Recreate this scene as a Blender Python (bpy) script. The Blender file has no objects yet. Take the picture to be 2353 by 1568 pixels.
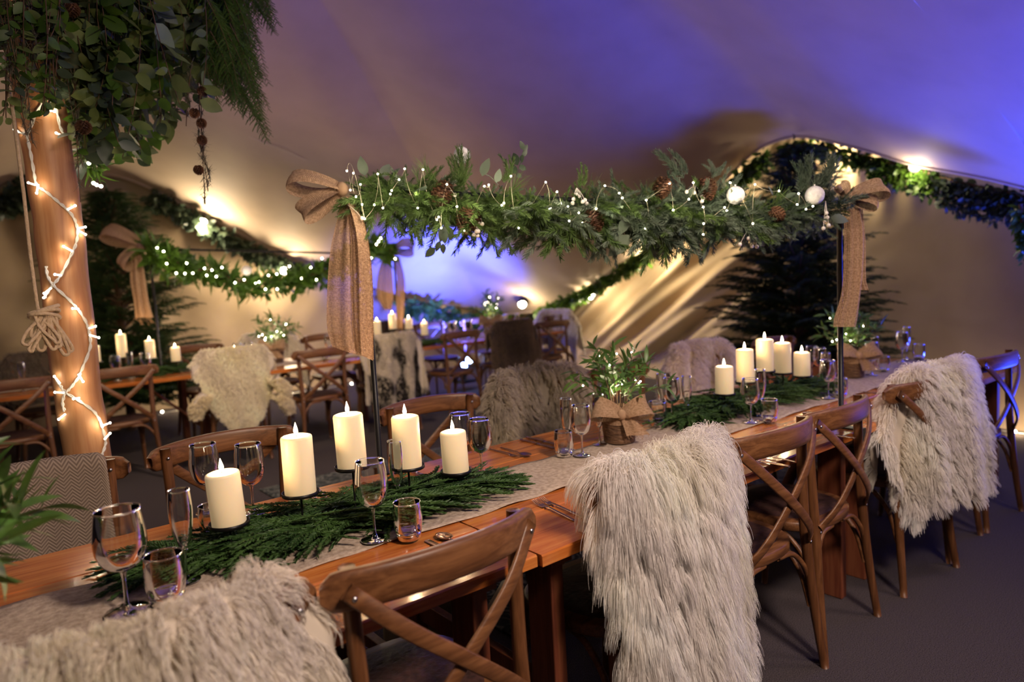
import bpy, math, random
import numpy as np
from math import sin, cos, pi, radians, sqrt
from mathutils import Vector, Matrix
SC = bpy.context.scene
COL = SC.collection
R = np.random.RandomState(7)
random.seed(7)

# ------------------------------------------------------------------ camera
IW, IH, FPX = 2353.0, 1568.0, 1583.35
PITCH, ROLL, YAW, CAMH = .0916818, -.0515433, .683793, 1.42
_f = np.array([sin(YAW)*cos(PITCH), cos(YAW)*cos(PITCH), -sin(PITCH)])
_r0 = np.array([cos(YAW), -sin(YAW), 0.]); _u0 = np.cross(_r0, _f)
_r = _r0*cos(ROLL)+_u0*sin(ROLL); _u = -_r0*sin(ROLL)+_u0*cos(ROLL)
CAM = np.array([0, 0, CAMH])
cd = bpy.data.cameras.new('camera'); co = bpy.data.objects.new('camera', cd); COL.objects.link(co)
cd.sensor_width = 36; cd.lens = FPX/IW*36; cd.clip_start = .05; cd.clip_end = 100
co.matrix_world = Matrix(((_r[0], _u[0], -_f[0], 0), (_r[1], _u[1], -_f[1], 0), (_r[2], _u[2], -_f[2], CAMH), (0, 0, 0, 1)))
cd.dof.use_dof = True; cd.dof.focus_distance = 2.05; cd.dof.aperture_fstop = 1.9
SC.camera = co

# ------------------------------------------------------------------ world, exposure, lights
W = bpy.data.worlds.new('world'); SC.world = W; W.use_nodes = True
bg = W.node_tree.nodes['Background']; bg.inputs[0].default_value = (.30, .23, .24, 1); bg.inputs[1].default_value = .055
SC.view_settings.view_transform = 'Standard'; SC.view_settings.look = 'None'
SC.view_settings.gamma = 1; SC.view_settings.exposure = .2; SC.view_settings.use_curve_mapping = False
SC.cycles.adaptive_threshold = .035; SC.cycles.max_bounces = 8; SC.cycles.diffuse_bounces = 2; SC.cycles.glossy_bounces = 3
SC.cycles.transmission_bounces = 6; SC.cycles.transparent_max_bounces = 10
SC.cycles.caustics_reflective = False; SC.cycles.caustics_refractive = False
SC.cycles.sample_clamp_indirect = 4; SC.cycles.use_denoising = True; SC.cycles.use_light_tree = True

def lamp(name, kind, loc, energy, color, size=.05, aim=None, cone=60, blend=.6):
    l = bpy.data.lights.new(name, kind); l.energy = energy; l.color = color
    l.shadow_soft_size = size
    if kind == 'SPOT': l.spot_size = radians(cone); l.spot_blend = blend
    o = bpy.data.objects.new(name, l); COL.objects.link(o); o.location = loc
    if aim is not None:
        o.rotation_euler = (Vector(aim)-Vector(loc)).to_track_quat('-Z', 'Y').to_euler()
    return o
WARM = (1, .72, .42); BLUE = (.03, .06, 1)

def ray(px, py):
    return (px-IW/2)*_r/FPX-(py-IH/2)*_u/FPX+_f
def onZ(px, py, z):
    d = ray(px, py); return CAM+d*((z-CAMH)/d[2])
def onY(px, py, y):
    d = ray(px, py); return CAM+d*(y/d[1])
def onP(px, py, a, b, c):           # vertical plane a x + b y = c
    d = ray(px, py); return CAM+d*(c/(a*d[0]+b*d[1]))
def onD(px, py, D):                 # at depth D along the view axis
    return CAM+ray(px, py)*D
TZ = .74                            # table top height
def tab(px, py): return onZ(px, py, TZ)

# added fill spots without fixtures, brightening the near row, foliage and second row
lamp('fill_spot', 'SPOT', (1.1, -.95, 3.0), 400, (1, .78, .64), .25, (1.5, 1.3, .7), 85, 1)
lamp('fill_spot', 'SPOT', (3.4, -.1, 2.8), 95, (1, .74, .62), .3, (3.5, 1.4, .6), 85, 1)
lamp('fill_spot', 'SPOT', (-1.6, 2.5, 2.6), 80, (1, .75, .5), .2, (1.2, 5.6, .8), 80, 1)
lamp('fill_spot', 'SPOT', (.5, -1.5, 2.3), 120, (1, .80, .62), .2, (.7, 3.2, 2.4), 50, 1)
lamp('fill_spot', 'SPOT', (1.7, 3.3, 3.1), 260, (1, .76, .52), .2, (2.2, 5.9, .6), 75, 1)
# blue uplighters washing the tent roof
lamp('uplighter_beam', 'SPOT', (5.75, .35, .2), 1300, BLUE, .35, (4.9, 1.0, 2.6), 118, .9)
lamp('uplighter_beam', 'SPOT', (-1.5, 5.6, .3), 120, (.35, .12, .8), .1, (2.0, 4.5, 3.6), 90, 1)

# ------------------------------------------------------------------ bookkeeping
def tag(o, label=None, cat=None, group=None, kind=None):
    if label: o['label'] = label
    if cat: o['category'] = cat
    if group: o['group'] = group
    if kind: o['kind'] = kind
    return o
def empty(name, loc=(0, 0, 0), rz=0, label=None, cat=None, group=None):
    o = bpy.data.objects.new(name, None); COL.objects.link(o)
    o.empty_display_size = .05
    o.location = tuple(float(v) for v in loc); o.rotation_euler = (0, 0, rz)
    return tag(o, label, cat, group)
def copy_tree(o, parent=None):
    c = o.copy(); COL.objects.link(c); c.parent = parent
    for ch in list(o.children): copy_tree(ch, c)
    return c
def place(proto, used, loc, rz, label, cat=None, group=None, s=1.0):
    """first use moves the proto itself, later ones copy it"""
    o = proto if not used.get(proto.name) else copy_tree(proto)
    used[proto.name] = True
    o.location = tuple(float(v) for v in loc); o.rotation_euler = (0, 0, rz); o.scale = (s, s, s)
    o['label'] = label
    if cat: o['category'] = cat
    if group: o['group'] = group
    return o
USED = {}

# ------------------------------------------------------------------ mesh collector
class MB:
    def __init__(s): s.V = []; s.F = []; s.U = []; s.n = 0; s.M = []
    def add(s, v, f, uv=None, m=0):
        v = np.asarray(v, float).reshape(-1, 3); f = np.asarray(f, np.int64)
        if f.ndim == 1: f = f.reshape(1, -1)
        s.V.append(v); s.F.append(f+s.n); s.U.append(np.zeros((len(v), 2)) if uv is None else np.asarray(uv, float))
        s.M.append(np.full(len(f), m)); s.n += len(v)
    def build(s, name, mat, parent=None, smooth=True, bevel=0, seg=2, solid=0):
        me = bpy.data.meshes.new(name)
        V = np.concatenate(s.V); U = np.concatenate(s.U)
        loops = np.concatenate([f.ravel() for f in s.F]); cnt = np.concatenate([np.full(len(f), f.shape[1]) for f in s.F])
        me.vertices.add(len(V)); me.vertices.foreach_set('co', V.ravel())
        me.loops.add(len(loops)); me.loops.foreach_set('vertex_index', loops.astype(np.int32))
        st = np.concatenate([[0], np.cumsum(cnt)[:-1]])
        me.polygons.add(len(cnt)); me.polygons.foreach_set('loop_start', st.astype(np.int32))
        me.polygons.foreach_set('material_index', np.concatenate(s.M).astype(np.int32))
        uv = me.uv_layers.new(name='UVMap'); uv.data.foreach_set('uv', U[loops].ravel())
        me.update(calc_edges=True); me.validate()
        me.polygons.foreach_set('use_smooth', [bool(smooth)]*len(me.polygons))
        for m in (mat if isinstance(mat, (list, tuple)) else [mat]): me.materials.append(m)
        o = bpy.data.objects.new(name, me); COL.objects.link(o)
        if parent is not None: o.parent = parent
        if solid:
            q = o.modifiers.new('thick', 'SOLIDIFY'); q.thickness = solid; q.offset = 0
        if bevel:
            q = o.modifiers.new('round', 'BEVEL'); q.width = bevel; q.segments = seg; q.limit_method = 'ANGLE'
        return o
    # ---- shapes
    def box(s, c, size, rot=None, m=0):
        x, y, z = [q/2 for q in size]
        v = np.array([[i*x, j*y, k*z] for k in (-1, 1) for j in (-1, 1) for i in (-1, 1)])
        if rot is not None: v = v@np.asarray(rot).T
        s.add(v+np.asarray(c, float), [[0, 2, 3, 1], [4, 5, 7, 6], [0, 1, 5, 4], [2, 6, 7, 3], [0, 4, 6, 2], [1, 3, 7, 5]], m=m)
    def grid(s, P, uv=None, closeu=False, closev=False, m=0):
        P = np.asarray(P, float); a, b = P.shape[:2]
        i = np.arange(a if closeu else a-1)[:, None]; j = np.arange(b if closev else b-1)[None]
        i2 = (i+1) % a; j2 = (j+1) % b
        f = np.stack([i*b+j, i2*b+j, i2*b+j2, i*b+j2], -1).reshape(-1, 4)
        s.add(P.reshape(-1, 3), f, None if uv is None else np.asarray(uv).reshape(-1, 2), m)
    def tube(s, pts, rad, n=8, cap=True, m=0, flat=1.0, up=None):
        pts = np.asarray(pts, float); k = len(pts)
        rad = np.full(k, float(rad)) if np.isscalar(rad) else np.asarray(rad, float)
        t = np.gradient(pts, axis=0); t /= np.linalg.norm(t, axis=1)[:, None]+1e-12
        ref = np.array(up if up is not None else ([0, 0, 1.] if abs(t[0][2]) < .8 else [0, 1., 0]), float)
        rings = []
        a = np.linspace(0, 2*pi, n, endpoint=False)
        for q in range(k):
            e1 = ref-t[q]*np.dot(ref, t[q]); e1 /= np.linalg.norm(e1)+1e-12; e2 = np.cross(t[q], e1)
            if up is None: ref = e1
            rings.append(pts[q]+rad[q]*(np.cos(a)[:, None]*e1*flat+np.sin(a)[:, None]*e2))
        b = s.n; s.grid(np.array(rings), closev=True, m=m)
        if cap:
            s.F.append(np.array([list(range(b+n-1, b-1, -1))])); s.M.append(np.array([m]))
            s.F.append(np.array([[b+(k-1)*n+i for i in range(n)]])); s.M.append(np.array([m]))
    def strip(s, pts, wid, thick, side, n=1, m=0):
        """flat bar: pts centre line, side = width direction"""
        pts = np.asarray(pts, float); t = np.gradient(pts, axis=0); t /= np.linalg.norm(t, axis=1)[:, None]
        side = np.asarray(side, float)
        rg = []
        for q in range(len(pts)):
            w = side-t[q]*np.dot(side, t[q]); w /= np.linalg.norm(w); h = np.cross(t[q], w)
            a, b = w*wid/2, h*thick/2
            rg.append([pts[q]-a*.8-b, pts[q]+a*.8-b, pts[q]+a-b*.4, pts[q]+a+b*.4, pts[q]+a*.8+b, pts[q]-a*.8+b, pts[q]-a+b*.4, pts[q]-a-b*.4])
        b0 = s.n; s.grid(np.array(rg), closev=True, m=m); k = len(pts)
        s.F.append(np.array([list(range(b0+7, b0-1, -1)), [b0+(k-1)*8+i for i in range(8)]])); s.M.append(np.array([m, m]))
    def lathe(s, prof, n=24, c=(0, 0, 0), m=0, closed=False):
        prof = np.asarray(prof, float); a = np.linspace(0, 2*pi, n, endpoint=False)
        P = np.stack([prof[:, 0][:, None]*np.cos(a), prof[:, 0][:, None]*np.sin(a), np.repeat(prof[:, 1][:, None], n, 1)], -1)
        s.grid(P+np.asarray(c, float), closev=True, m=m)
    def ball(s, c, r, n=12, m=0, sq=(1, 1, 1)):
        th = np.linspace(0, pi, n//2+1)
        prof = np.stack([np.sin(th)*r, -np.cos(th)*r], 1); a = np.linspace(0, 2*pi, n, endpoint=False)
        P = np.stack([prof[:, 0][:, None]*np.cos(a)*sq[0], prof[:, 0][:, None]*np.sin(a)*sq[1], np.repeat(prof[:, 1][:, None], n, 1)*sq[2]], -1)
        s.grid(P+np.asarray(c, float), closev=True, m=m)
    def inst(s, V, F, X, m=0):
        """V (k,3), F (f,c), X (n,3,4) transforms"""
        X = np.asarray(X, float); n = len(X); k = len(V)
        P = np.einsum('nij,kj->nki', X[:, :, :3], V)+X[:, None, :, 3]
        f = (np.asarray(F)[None]+(np.arange(n)*k)[:, None, None]).reshape(-1, np.asarray(F).shape[1])
        s.add(P.reshape(-1, 3), f, m=m)

def frame(d, roll=0, scale=1., pos=(0, 0, 0), up=(0, 0, 1)):
    """3x4: local +y along d, local z roughly up, rolled"""
    d = np.asarray(d, float); d = d/(np.linalg.norm(d)+1e-9); up = np.asarray(up, float)
    if abs(d@up) > .97: up = np.array([1., 0, 0])
    x = np.cross(d, up); x /= np.linalg.norm(x); z = np.cross(x, d)
    c, s_ = cos(roll), sin(roll); x, z = x*c+z*s_, -x*s_+z*c
    M = np.stack([x, d, z], 1)*scale
    return np.concatenate([M, np.asarray(pos, float)[:, None]], 1)
def rdir(): 
    v = R.normal(size=3); return v/np.linalg.norm(v)
def unit(v): v = np.asarray(v, float); return v/np.linalg.norm(v)
def bez(a, b, c, d=None, n=12):
    t = np.linspace(0, 1, n)[:, None]; a, b, c = map(lambda q: np.asarray(q, float), (a, b, c))
    if d is None: return (1-t)**2*a+2*t*(1-t)*b+t*t*c
    d = np.asarray(d, float); return (1-t)**3*a+3*t*(1-t)**2*b+3*t*t*(1-t)*c+t**3*d
def crom(P, n=8):
    P = np.asarray(P, float); P = np.vstack([2*P[0]-P[1], P, 2*P[-1]-P[-2]]); out = []
    for i in range(1, len(P)-2):
        for t in np.linspace(0, 1, n, endpoint=False):
            out.append(.5*((2*P[i])+(-P[i-1]+P[i+1])*t+(2*P[i-1]-5*P[i]+4*P[i+1]-P[i+2])*t*t+(-P[i-1]+3*P[i]-3*P[i+1]+P[i+2])*t**3))
    return np.array(out+[P[-2]])

# ------------------------------------------------------------------ materials
def nodes(name):
    m = bpy.data.materials.new(name); m.use_nodes = True; nt = m.node_tree
    b = nt.nodes['Principled BSDF']; return m, nt, b
def N(nt, t, **kw):
    n = nt.nodes.new(t)
    for k, v in kw.items():
        if k in n.inputs: n.inputs[k].default_value = v
        else: setattr(n, k, v)
    return n
def L(nt, a, b): nt.links.new(a, b)
def ramp(nt, fac, stops):
    r = nt.nodes.new('ShaderNodeValToRGB'); e = r.color_ramp.elements
    while len(e) < len(stops): e.new(.5)
    for q, (p, c) in zip(e, stops): q.position = p; q.color = (*c, 1) if len(c) == 3 else c
    L(nt, fac, r.inputs[0]); return r.outputs[0]
def coords(nt, scale=(1, 1, 1), kind='Object', rot=(0, 0, 0)):
    tc = nt.nodes.new('ShaderNodeTexCoord'); mp = nt.nodes.new('ShaderNodeMapping')
    mp.inputs['Scale'].default_value = scale; mp.inputs['Rotation'].default_value = rot
    L(nt, tc.outputs[kind], mp.inputs[0]); return mp.outputs[0]
def bump(nt, b, h, strength=.3, dist=.01):
    q = N(nt, 'ShaderNodeBump'); q.inputs['Strength'].default_value = strength; q.inputs['Distance'].default_value = dist
    L(nt, h, q.inputs['Height']); L(nt, q.outputs[0], b.inputs['Normal'])
def plain(name, col, rough=.5, metal=0, emit=0, ecol=None, spec=.5, sub=0):
    m, nt, b = nodes(name)
    b.inputs['Base Color'].default_value = (*col, 1); b.inputs['Roughness'].default_value = rough
    b.inputs['Metallic'].default_value = metal; b.inputs['Specular IOR Level'].default_value = spec
    if emit: b.inputs['Emission Color'].default_value = (*(ecol or col), 1); b.inputs['Emission Strength'].default_value = emit
    if sub: b.inputs['Subsurface Weight'].default_value = sub; b.inputs['Subsurface Radius'].default_value = (.03, .02, .01)
    return m
def noisy(name, c1, c2, scale=8, rough=.6, stretch=(1, 1, 1), bmp=0, spec=.5, detail=5, kind='Object', lo=.3, hi=.7, trans=0):
    m, nt, b = nodes(name); v = coords(nt, stretch, kind)
    n = N(nt, 'ShaderNodeTexNoise', Scale=scale, Detail=detail); L(nt, v, n.inputs[0])
    c = ramp(nt, n.outputs[0], [(lo, c1), (hi, c2)]); L(nt, c, b.inputs['Base Color'])
    b.inputs['Roughness'].default_value = rough; b.inputs['Specular IOR Level'].default_value = spec
    if bmp: bump(nt, b, n.outputs[0], bmp)
    if trans:
        t = N(nt, 'ShaderNodeBsdfTranslucent'); L(nt, c, t.inputs[0]); mx = N(nt, 'ShaderNodeMixShader'); mx.inputs[0].default_value = trans
        L(nt, b.outputs[0], mx.inputs[1]); L(nt, t.outputs[0], mx.inputs[2]); L(nt, mx.outputs[0], nt.nodes['Material Output'].inputs[0])
    return m
def wood(name, c1, c2, c3, axis='x', scale=1., rough=.4, knots=False, coat=0):
    m, nt, b = nodes(name)
    st = {'x': (.7, 9, 9), 'y': (9, .7, 9), 'z': (9, 9, .7)}[axis]
    v = coords(nt, tuple(q*scale for q in st))
    n = N(nt, 'ShaderNodeTexNoise', Scale=2.2, Detail=8, Roughness=.6, Distortion=1.2); L(nt, v, n.inputs[0])
    n2 = N(nt, 'ShaderNodeTexNoise', Scale=14, Detail=4); L(nt, v, n2.inputs[0])
    a = N(nt, 'ShaderNodeMath', operation='MULTIPLY_ADD'); L(nt, n2.outputs[0], a.inputs[0]); a.inputs[1].default_value = .35; 
    L(nt, n.outputs[0], a.inputs[2])
    c = ramp(nt, a.outputs[0], [(.45, c1), (.64, c2), (.82, c3)])
    if knots:
        v2 = coords(nt, (1.6*scale, 5*scale, 5*scale)); vo = N(nt, 'ShaderNodeTexVoronoi', Scale=1.5); L(nt, v2, vo.inputs[0])
        k = ramp(nt, vo.outputs['Distance'], [(.04, (1, 1, 1)), (.13, (0, 0, 0))])
        mx = N(nt, 'ShaderNodeMix', data_type='RGBA'); L(nt, k, mx.inputs[0]); L(nt, c, mx.inputs[6]); mx.inputs[7].default_value = (.05, .012, .004, 1)
        c = mx.outputs[2]
    L(nt, c, b.inputs['Base Color']); b.inputs['Roughness'].default_value = rough
    if coat: b.inputs['Coat Weight'].default_value = coat; b.inputs['Coat Roughness'].default_value = .12
    bump(nt, b, a.outputs[0], .15, .004); return m

M_CHAIR = wood('oak_brown', (.07, .026, .009), (.135, .053, .019), (.21, .09, .034), 'x', 1.6, .42)
M_CHAIRL = wood('oak_leg', (.065, .024, .008), (.125, .048, .017), (.19, .078, .029), 'z', 1.6, .42)
M_SEAT = noisy('seat_rattan', (.03, .014, .012), (.07, .03, .025), 60, .55, bmp=.4)
M_TABLE = wood('pine_varnished', (.28, .065, .012), (.48, .14, .028), (.60, .22, .05), 'x', 1., .22, True, .5)
M_TLEG = wood('trestle_red_brown', (.10, .025, .012), (.17, .045, .02), (.22, .07, .03), 'z', 1., .5)
M_POST = wood('pine_pole', (.26, .105, .04), (.38, .17, .07), (.46, .24, .11), 'z', .7, .5)
M_CANVAS = noisy('tent_canvas', (.44, .34, .25), (.50, .39, .29), 2.5, .75, bmp=.06)
M_CANVASW = noisy('tent_wall_canvas', (.46, .34, .21), (.54, .41, .26), 2.5, .8, bmp=.1)
M_SEAM = plain('canvas_seam', (.56, .46, .38), .7)
M_CARPET = noisy('carpet', (.034, .028, .031), (.125, .104, .110), 260, .95, bmp=.8, spec=.1)
M_BLACK = plain('black_iron', (.012, .012, .013), .38, .6)
M_STEEL = plain('steel', (.6, .58, .56), .22, 1)
M_BOLT = plain('zinc_bolt', (.55, .55, .56), .3, 1)
M_CUTL = plain('copper_cutlery', (.55, .36, .26), .22, 1)
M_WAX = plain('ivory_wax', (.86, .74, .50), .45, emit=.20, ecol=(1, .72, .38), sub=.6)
M_FLAME = plain('flame', (1, .8, .5), .5, emit=28, ecol=(1, .80, .50))
M_WICK = plain('wick', (.02, .015, .01), .9)
M_BULB = plain('warm_bulb', (1, .9, .7), .3, emit=45, ecol=(1, .86, .62))
M_BULBC = plain('bulb_tube', (1, .95, .85), .3, emit=3.5, ecol=(1, .86, .64))
M_COOL = plain('cool_bulb', (.9, .95, 1), .3, emit=45, ecol=(.8, .85, 1))
M_FLOOD = plain('flood_lens', (1, .95, .85), .3, emit=60, ecol=(1, .84, .58))
M_BLENS = plain('blue_lens', (.3, .5, 1), .3, emit=40, ecol=(.25, .4, 1))
M_CABLE = plain('white_cable', (.60, .58, .54), .5)
M_WIRE = plain('copper_wire', (.55, .5, .35), .3, .8)
M_ROPE = noisy('rope', (.50, .36, .22), (.66, .50, .33), 90, .8, bmp=.5)
M_FIR = noisy('fir_green', (.04, .08, .016), (.12, .20, .045), 9, .55, trans=.25)
M_FROST = noisy('fir_frosted', (.05, .085, .05), (.17, .21, .15), 16, .6, trans=.2)
M_TFIR = noisy('table_fir', (.022, .065, .014), (.075, .16, .035), 14, .55, trans=.15)
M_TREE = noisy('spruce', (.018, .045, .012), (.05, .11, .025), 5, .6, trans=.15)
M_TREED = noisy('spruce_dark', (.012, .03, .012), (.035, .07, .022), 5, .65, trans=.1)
M_CEDAR = noisy('cedar', (.04, .10, .012), (.10, .19, .03), 10, .55, trans=.3)
M_EUC = noisy('eucalyptus', (.07, .11, .03), (.22, .28, .09), 7, .5, trans=.3)
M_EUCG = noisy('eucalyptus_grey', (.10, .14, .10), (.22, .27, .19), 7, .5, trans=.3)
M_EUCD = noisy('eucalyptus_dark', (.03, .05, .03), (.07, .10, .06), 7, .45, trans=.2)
M_IVY = noisy('ivy', (.03, .07, .012), (.10, .20, .02), 6, .45, trans=.35)
M_OLIVE = noisy('olive_leaf', (.035, .09, .018), (.13, .24, .05), 12, .4, trans=.3)
M_TWIG = plain('twig', (.11, .06, .03), .8)
M_LARCH = plain('larch_needle', (.13, .12, .09), .7)
M_CONE = noisy('pinecone', (.05, .022, .012), (.24, .11, .06), 30, .6)
M_BERRY = plain('white_berry', (.78, .72, .66), .4)
M_BAUBLE = noisy('snow_bauble', (.66, .63, .62), (.86, .84, .83), 80, .6, bmp=.5)
M_BASKET = noisy('seagrass', (.07, .035, .018), (.20, .11, .055), 40, .7, stretch=(1, 1, 3), bmp=.6)
M_LINEN = noisy('linen_runner', (.34, .26, .19), (.52, .42, .33), 70, .9, bmp=.5, detail=8, lo=.35, hi=.65)
M_SACK = noisy('pale_sack_cloth', (.30, .25, .14), (.40, .34, .21), 12, .9)
M_PAPER = plain('white_card', (.85, .82, .78), .6)
M_HIDE = plain('hide', (.60, .52, .42), .85); M_HIDEG = plain('grey_hide', (.24, .20, .15), .9); M_HIDED = plain('dark_hide', (.07, .05, .035), .9)

# burlap: woven threads with see-through gaps, from uv in metres
def burlap(name, c1, c2, pitch=.0042, gap=.40):
    m, nt, b = nodes(name); uv = nt.nodes.new('ShaderNodeTexCoord'); sx = nt.nodes.new('ShaderNodeSeparateXYZ')
    nz = N(nt, 'ShaderNodeTexNoise', Scale=40, Detail=2); L(nt, uv.outputs['UV'], nz.inputs[0])
    vm = N(nt, 'ShaderNodeVectorMath', operation='MULTIPLY_ADD'); L(nt, nz.outputs[1], vm.inputs[0]); vm.inputs[1].default_value = (pitch*1.2,)*3
    L(nt, uv.outputs['UV'], vm.inputs[2]); L(nt, vm.outputs[0], sx.inputs[0])
    hs = []
    for k in (0, 1):
        a = N(nt, 'ShaderNodeMath', operation='MULTIPLY'); L(nt, sx.outputs[k], a.inputs[0]); a.inputs[1].default_value = 2*pi/pitch
        q = N(nt, 'ShaderNodeMath', operation='SINE'); L(nt, a.outputs[0], q.inputs[0]); hs.append(q.outputs[0])
    mxx = N(nt, 'ShaderNodeMath', operation='MAXIMUM'); L(nt, hs[0], mxx.inputs[0]); L(nt, hs[1], mxx.inputs[1])
    gt = N(nt, 'ShaderNodeMath', operation='GREATER_THAN'); L(nt, mxx.outputs[0], gt.inputs[0]); gt.inputs[1].default_value = -gap
    L(nt, gt.outputs[0], b.inputs['Alpha'])
    n = N(nt, 'ShaderNodeTexNoise', Scale=120, Detail=3); L(nt, uv.outputs['UV'], n.inputs[0])
    c = ramp(nt, n.outputs[0], [(.35, c1), (.65, c2)]); L(nt, c, b.inputs['Base Color']); b.inputs['Roughness'].default_value = .9
    b.inputs['Specular IOR Level'].default_value = .1
    bump(nt, b, mxx.outputs[0], .5, .002); return m
M_BURLAP = burlap('burlap', (.30, .18, .11), (.50, .32, .20), .0054, .15)
M_BURLAPD = burlap('burlap_dense', (.30, .19, .11), (.50, .33, .21), .0042, .60)

def herring():
    m, nt, b = nodes('herringbone_wool'); tc = nt.nodes.new('ShaderNodeTexCoord'); sx = nt.nodes.new('ShaderNodeSeparateXYZ'); L(nt, tc.outputs['UV'], sx.inputs[0])
    def MT(op, a, bb): 
        q = N(nt, 'ShaderNodeMath', operation=op)
        for i, w in enumerate((a, bb)):
            if hasattr(w, 'links'): L(nt, w, q.inputs[i])
            else: q.inputs[i].default_value = w
        return q.outputs[0]
    z = MT('PINGPONG', sx.outputs[0], .020); s_ = MT('ADD', sx.outputs[1], MT('MULTIPLY', z, 1.05))
    w = MT('SINE', MT('MULTIPLY', s_, 2*pi/.0115), 0)
    c = ramp(nt, MT('MULTIPLY_ADD', w, .5), [(0, (.16, .12, .095)), (1, (.34, .275, .22))])
    # MULTIPLY_ADD third input
    for n_ in nt.nodes:
        if n_.type == 'MATH' and n_.operation == 'MULTIPLY_ADD': n_.inputs[2].default_value = .5
    L(nt, c, b.inputs['Base Color']); b.inputs['Roughness'].default_value = .95; b.inputs['Specular IOR Level'].default_value = .1
    bump(nt, b, w, .3, .002); return m
M_HERR = herring()

def rugmat():
    m, nt, b = nodes('persian_rug'); v = coords(nt, (1, 1, 1))
    vo = N(nt, 'ShaderNodeTexVoronoi', Scale=6.5); L(nt, v, vo.inputs[0])
    w = N(nt, 'ShaderNodeMath', operation='SINE'); mu = N(nt, 'ShaderNodeMath', operation='MULTIPLY'); L(nt, vo.outputs[0], mu.inputs[0]); mu.inputs[1].default_value = 38
    L(nt, mu.outputs[0], w.inputs[0]); n = N(nt, 'ShaderNodeTexNoise', Scale=22, Detail=4); L(nt, v, n.inputs[0])
    a = N(nt, 'ShaderNodeMath', operation='MULTIPLY_ADD'); L(nt, w.outputs[0], a.inputs[0]); a.inputs[1].default_value = .12; L(nt, n.outputs[0], a.inputs[2])
    c = ramp(nt, a.outputs[0], [(.40, (.018, .026, .028)), (.52, (.045, .055, .055)), (.62, (.17, .17, .16))])
    L(nt, c, b.inputs['Base Color']); b.inputs['Roughness'].default_value = .95; return m
M_RUG = rugmat()

def thin_glass():
    m, nt, b = nodes('thin_glass'); nt.nodes.remove(b)
    t = N(nt, 'ShaderNodeBsdfTransparent'); t.inputs[0].default_value = (.97, .975, .98, 1)
    g = N(nt, 'ShaderNodeBsdfGlossy', Roughness=.02); fr = N(nt, 'ShaderNodeLayerWeight', Blend=.5)
    p = N(nt, 'ShaderNodeMath', operation='POWER'); L(nt, fr.outputs['Facing'], p.inputs[0]); p.inputs[1].default_value = 1.9
    q = N(nt, 'ShaderNodeMath', operation='MULTIPLY_ADD'); L(nt, p.outputs[0], q.inputs[0]); q.inputs[1].default_value = .72; q.inputs[2].default_value = .07
    mx = N(nt, 'ShaderNodeMixShader'); L(nt, q.outputs[0], mx.inputs[0]); L(nt, t.outputs[0], mx.inputs[1]); L(nt, g.outputs[0], mx.inputs[2])
    L(nt, mx.outputs[0], nt.nodes['Material Output'].inputs[0]); return m
M_THIN = thin_glass()
def solid_glass():
    m, nt, b = nodes('solid_glass'); b.inputs['Transmission Weight'].default_value = 1; b.inputs['Roughness'].default_value = .01
    b.inputs['IOR'].default_value = 1.46; b.inputs['Base Color'].default_value = (.96, .98, .98, 1); return m
M_GLASS = solid_glass()

def furmat(name, rough=.55, trans=.45):
    m, nt, b = nodes(name); at = N(nt, 'ShaderNodeAttribute', attribute_name='tone')
    L(nt, at.outputs[0], b.inputs['Base Color']); b.inputs['Roughness'].default_value = rough; b.inputs['Specular IOR Level'].default_value = .25
    t = N(nt, 'ShaderNodeBsdfTranslucent'); L(nt, at.outputs[0], t.inputs[0]); mx = N(nt, 'ShaderNodeMixShader'); mx.inputs[0].default_value = trans
    L(nt, b.outputs[0], mx.inputs[1]); L(nt, t.outputs[0], mx.inputs[2]); L(nt, mx.outputs[0], nt.nodes['Material Output'].inputs[0]); return m
M_FUR = furmat('fleece_fibre')
# ------------------------------------------------------------------ tent shell
APEX = np.array([.2, 3.0, 4.3])
EDGE = []                      # roof edge, counter-clockwise seen from above, starting behind the camera
EDGE += [(3.2, -3.4, 2.2), (5.2, -2.4, 1.6), (5.85, -.9, 1.15), (5.95, .3, 1.35)]
_rp = [(2353, 430), (2230, 402), (2100, 378), (2000, 347), (1930, 329), (1880, 318), (1830, 313), (1780, 325), (1730, 352), (1670, 410), (1600, 480), (1540, 528), (1480, 570), (1350, 660), (1280, 695), (1235, 715)]
for px, py in _rp: EDGE.append(tuple(onP(px, py, 1, -.15, 5.9)))
_bp = [(1130, 722), (1080, 706), (960, 690), (850, 655), (740, 622), (680, 600), (620, 573), (540, 530), (460, 488), (400, 458), (350, 434), (290, 410), (240, 399), (180, 392), (120, 395), (60, 408), (0, 432)]
for px, py in _bp: EDGE.append(tuple(onY(px, py, 9.0)))
EDGE += [(-.6, 9, 1.9), (-2.2, 8.6, 2.3), (-4.2, 7, 2.3), (-5, 4, 2.3), (-5, 0, 2.3), (-3.2, -2.8, 2.3), (0, -3.6, 2.4)]
EDGE = np.array(EDGE)
def roof():
    E = crom(np.vstack([EDGE, EDGE[:1]]), 6)[:-1]; n = len(E); K = 40
    t = np.linspace(0, 1, K)
    P = np.zeros((n, K, 3))
    for i in range(n):
        e = E[i]
        xy = APEX[:2]+(e[:2]-APEX[:2])*t[:, None]
        z = e[2]+(APEX[2]-e[2])*(.80*(1-t**1.9)+.20*(1-t)**2)
        P[i] = np.stack([xy[:, 0], xy[:, 1], z], 1)
    mb = MB(); mb.grid(P, closeu=True)
    # rolled hem at the edge
    mb.tube(np.vstack([E, E[:1]]), .018, 6, cap=False)
    o = mb.build('ceiling', [M_CANVAS]); tag(o, kind='structure')
    return P
ROOF = roof()
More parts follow.
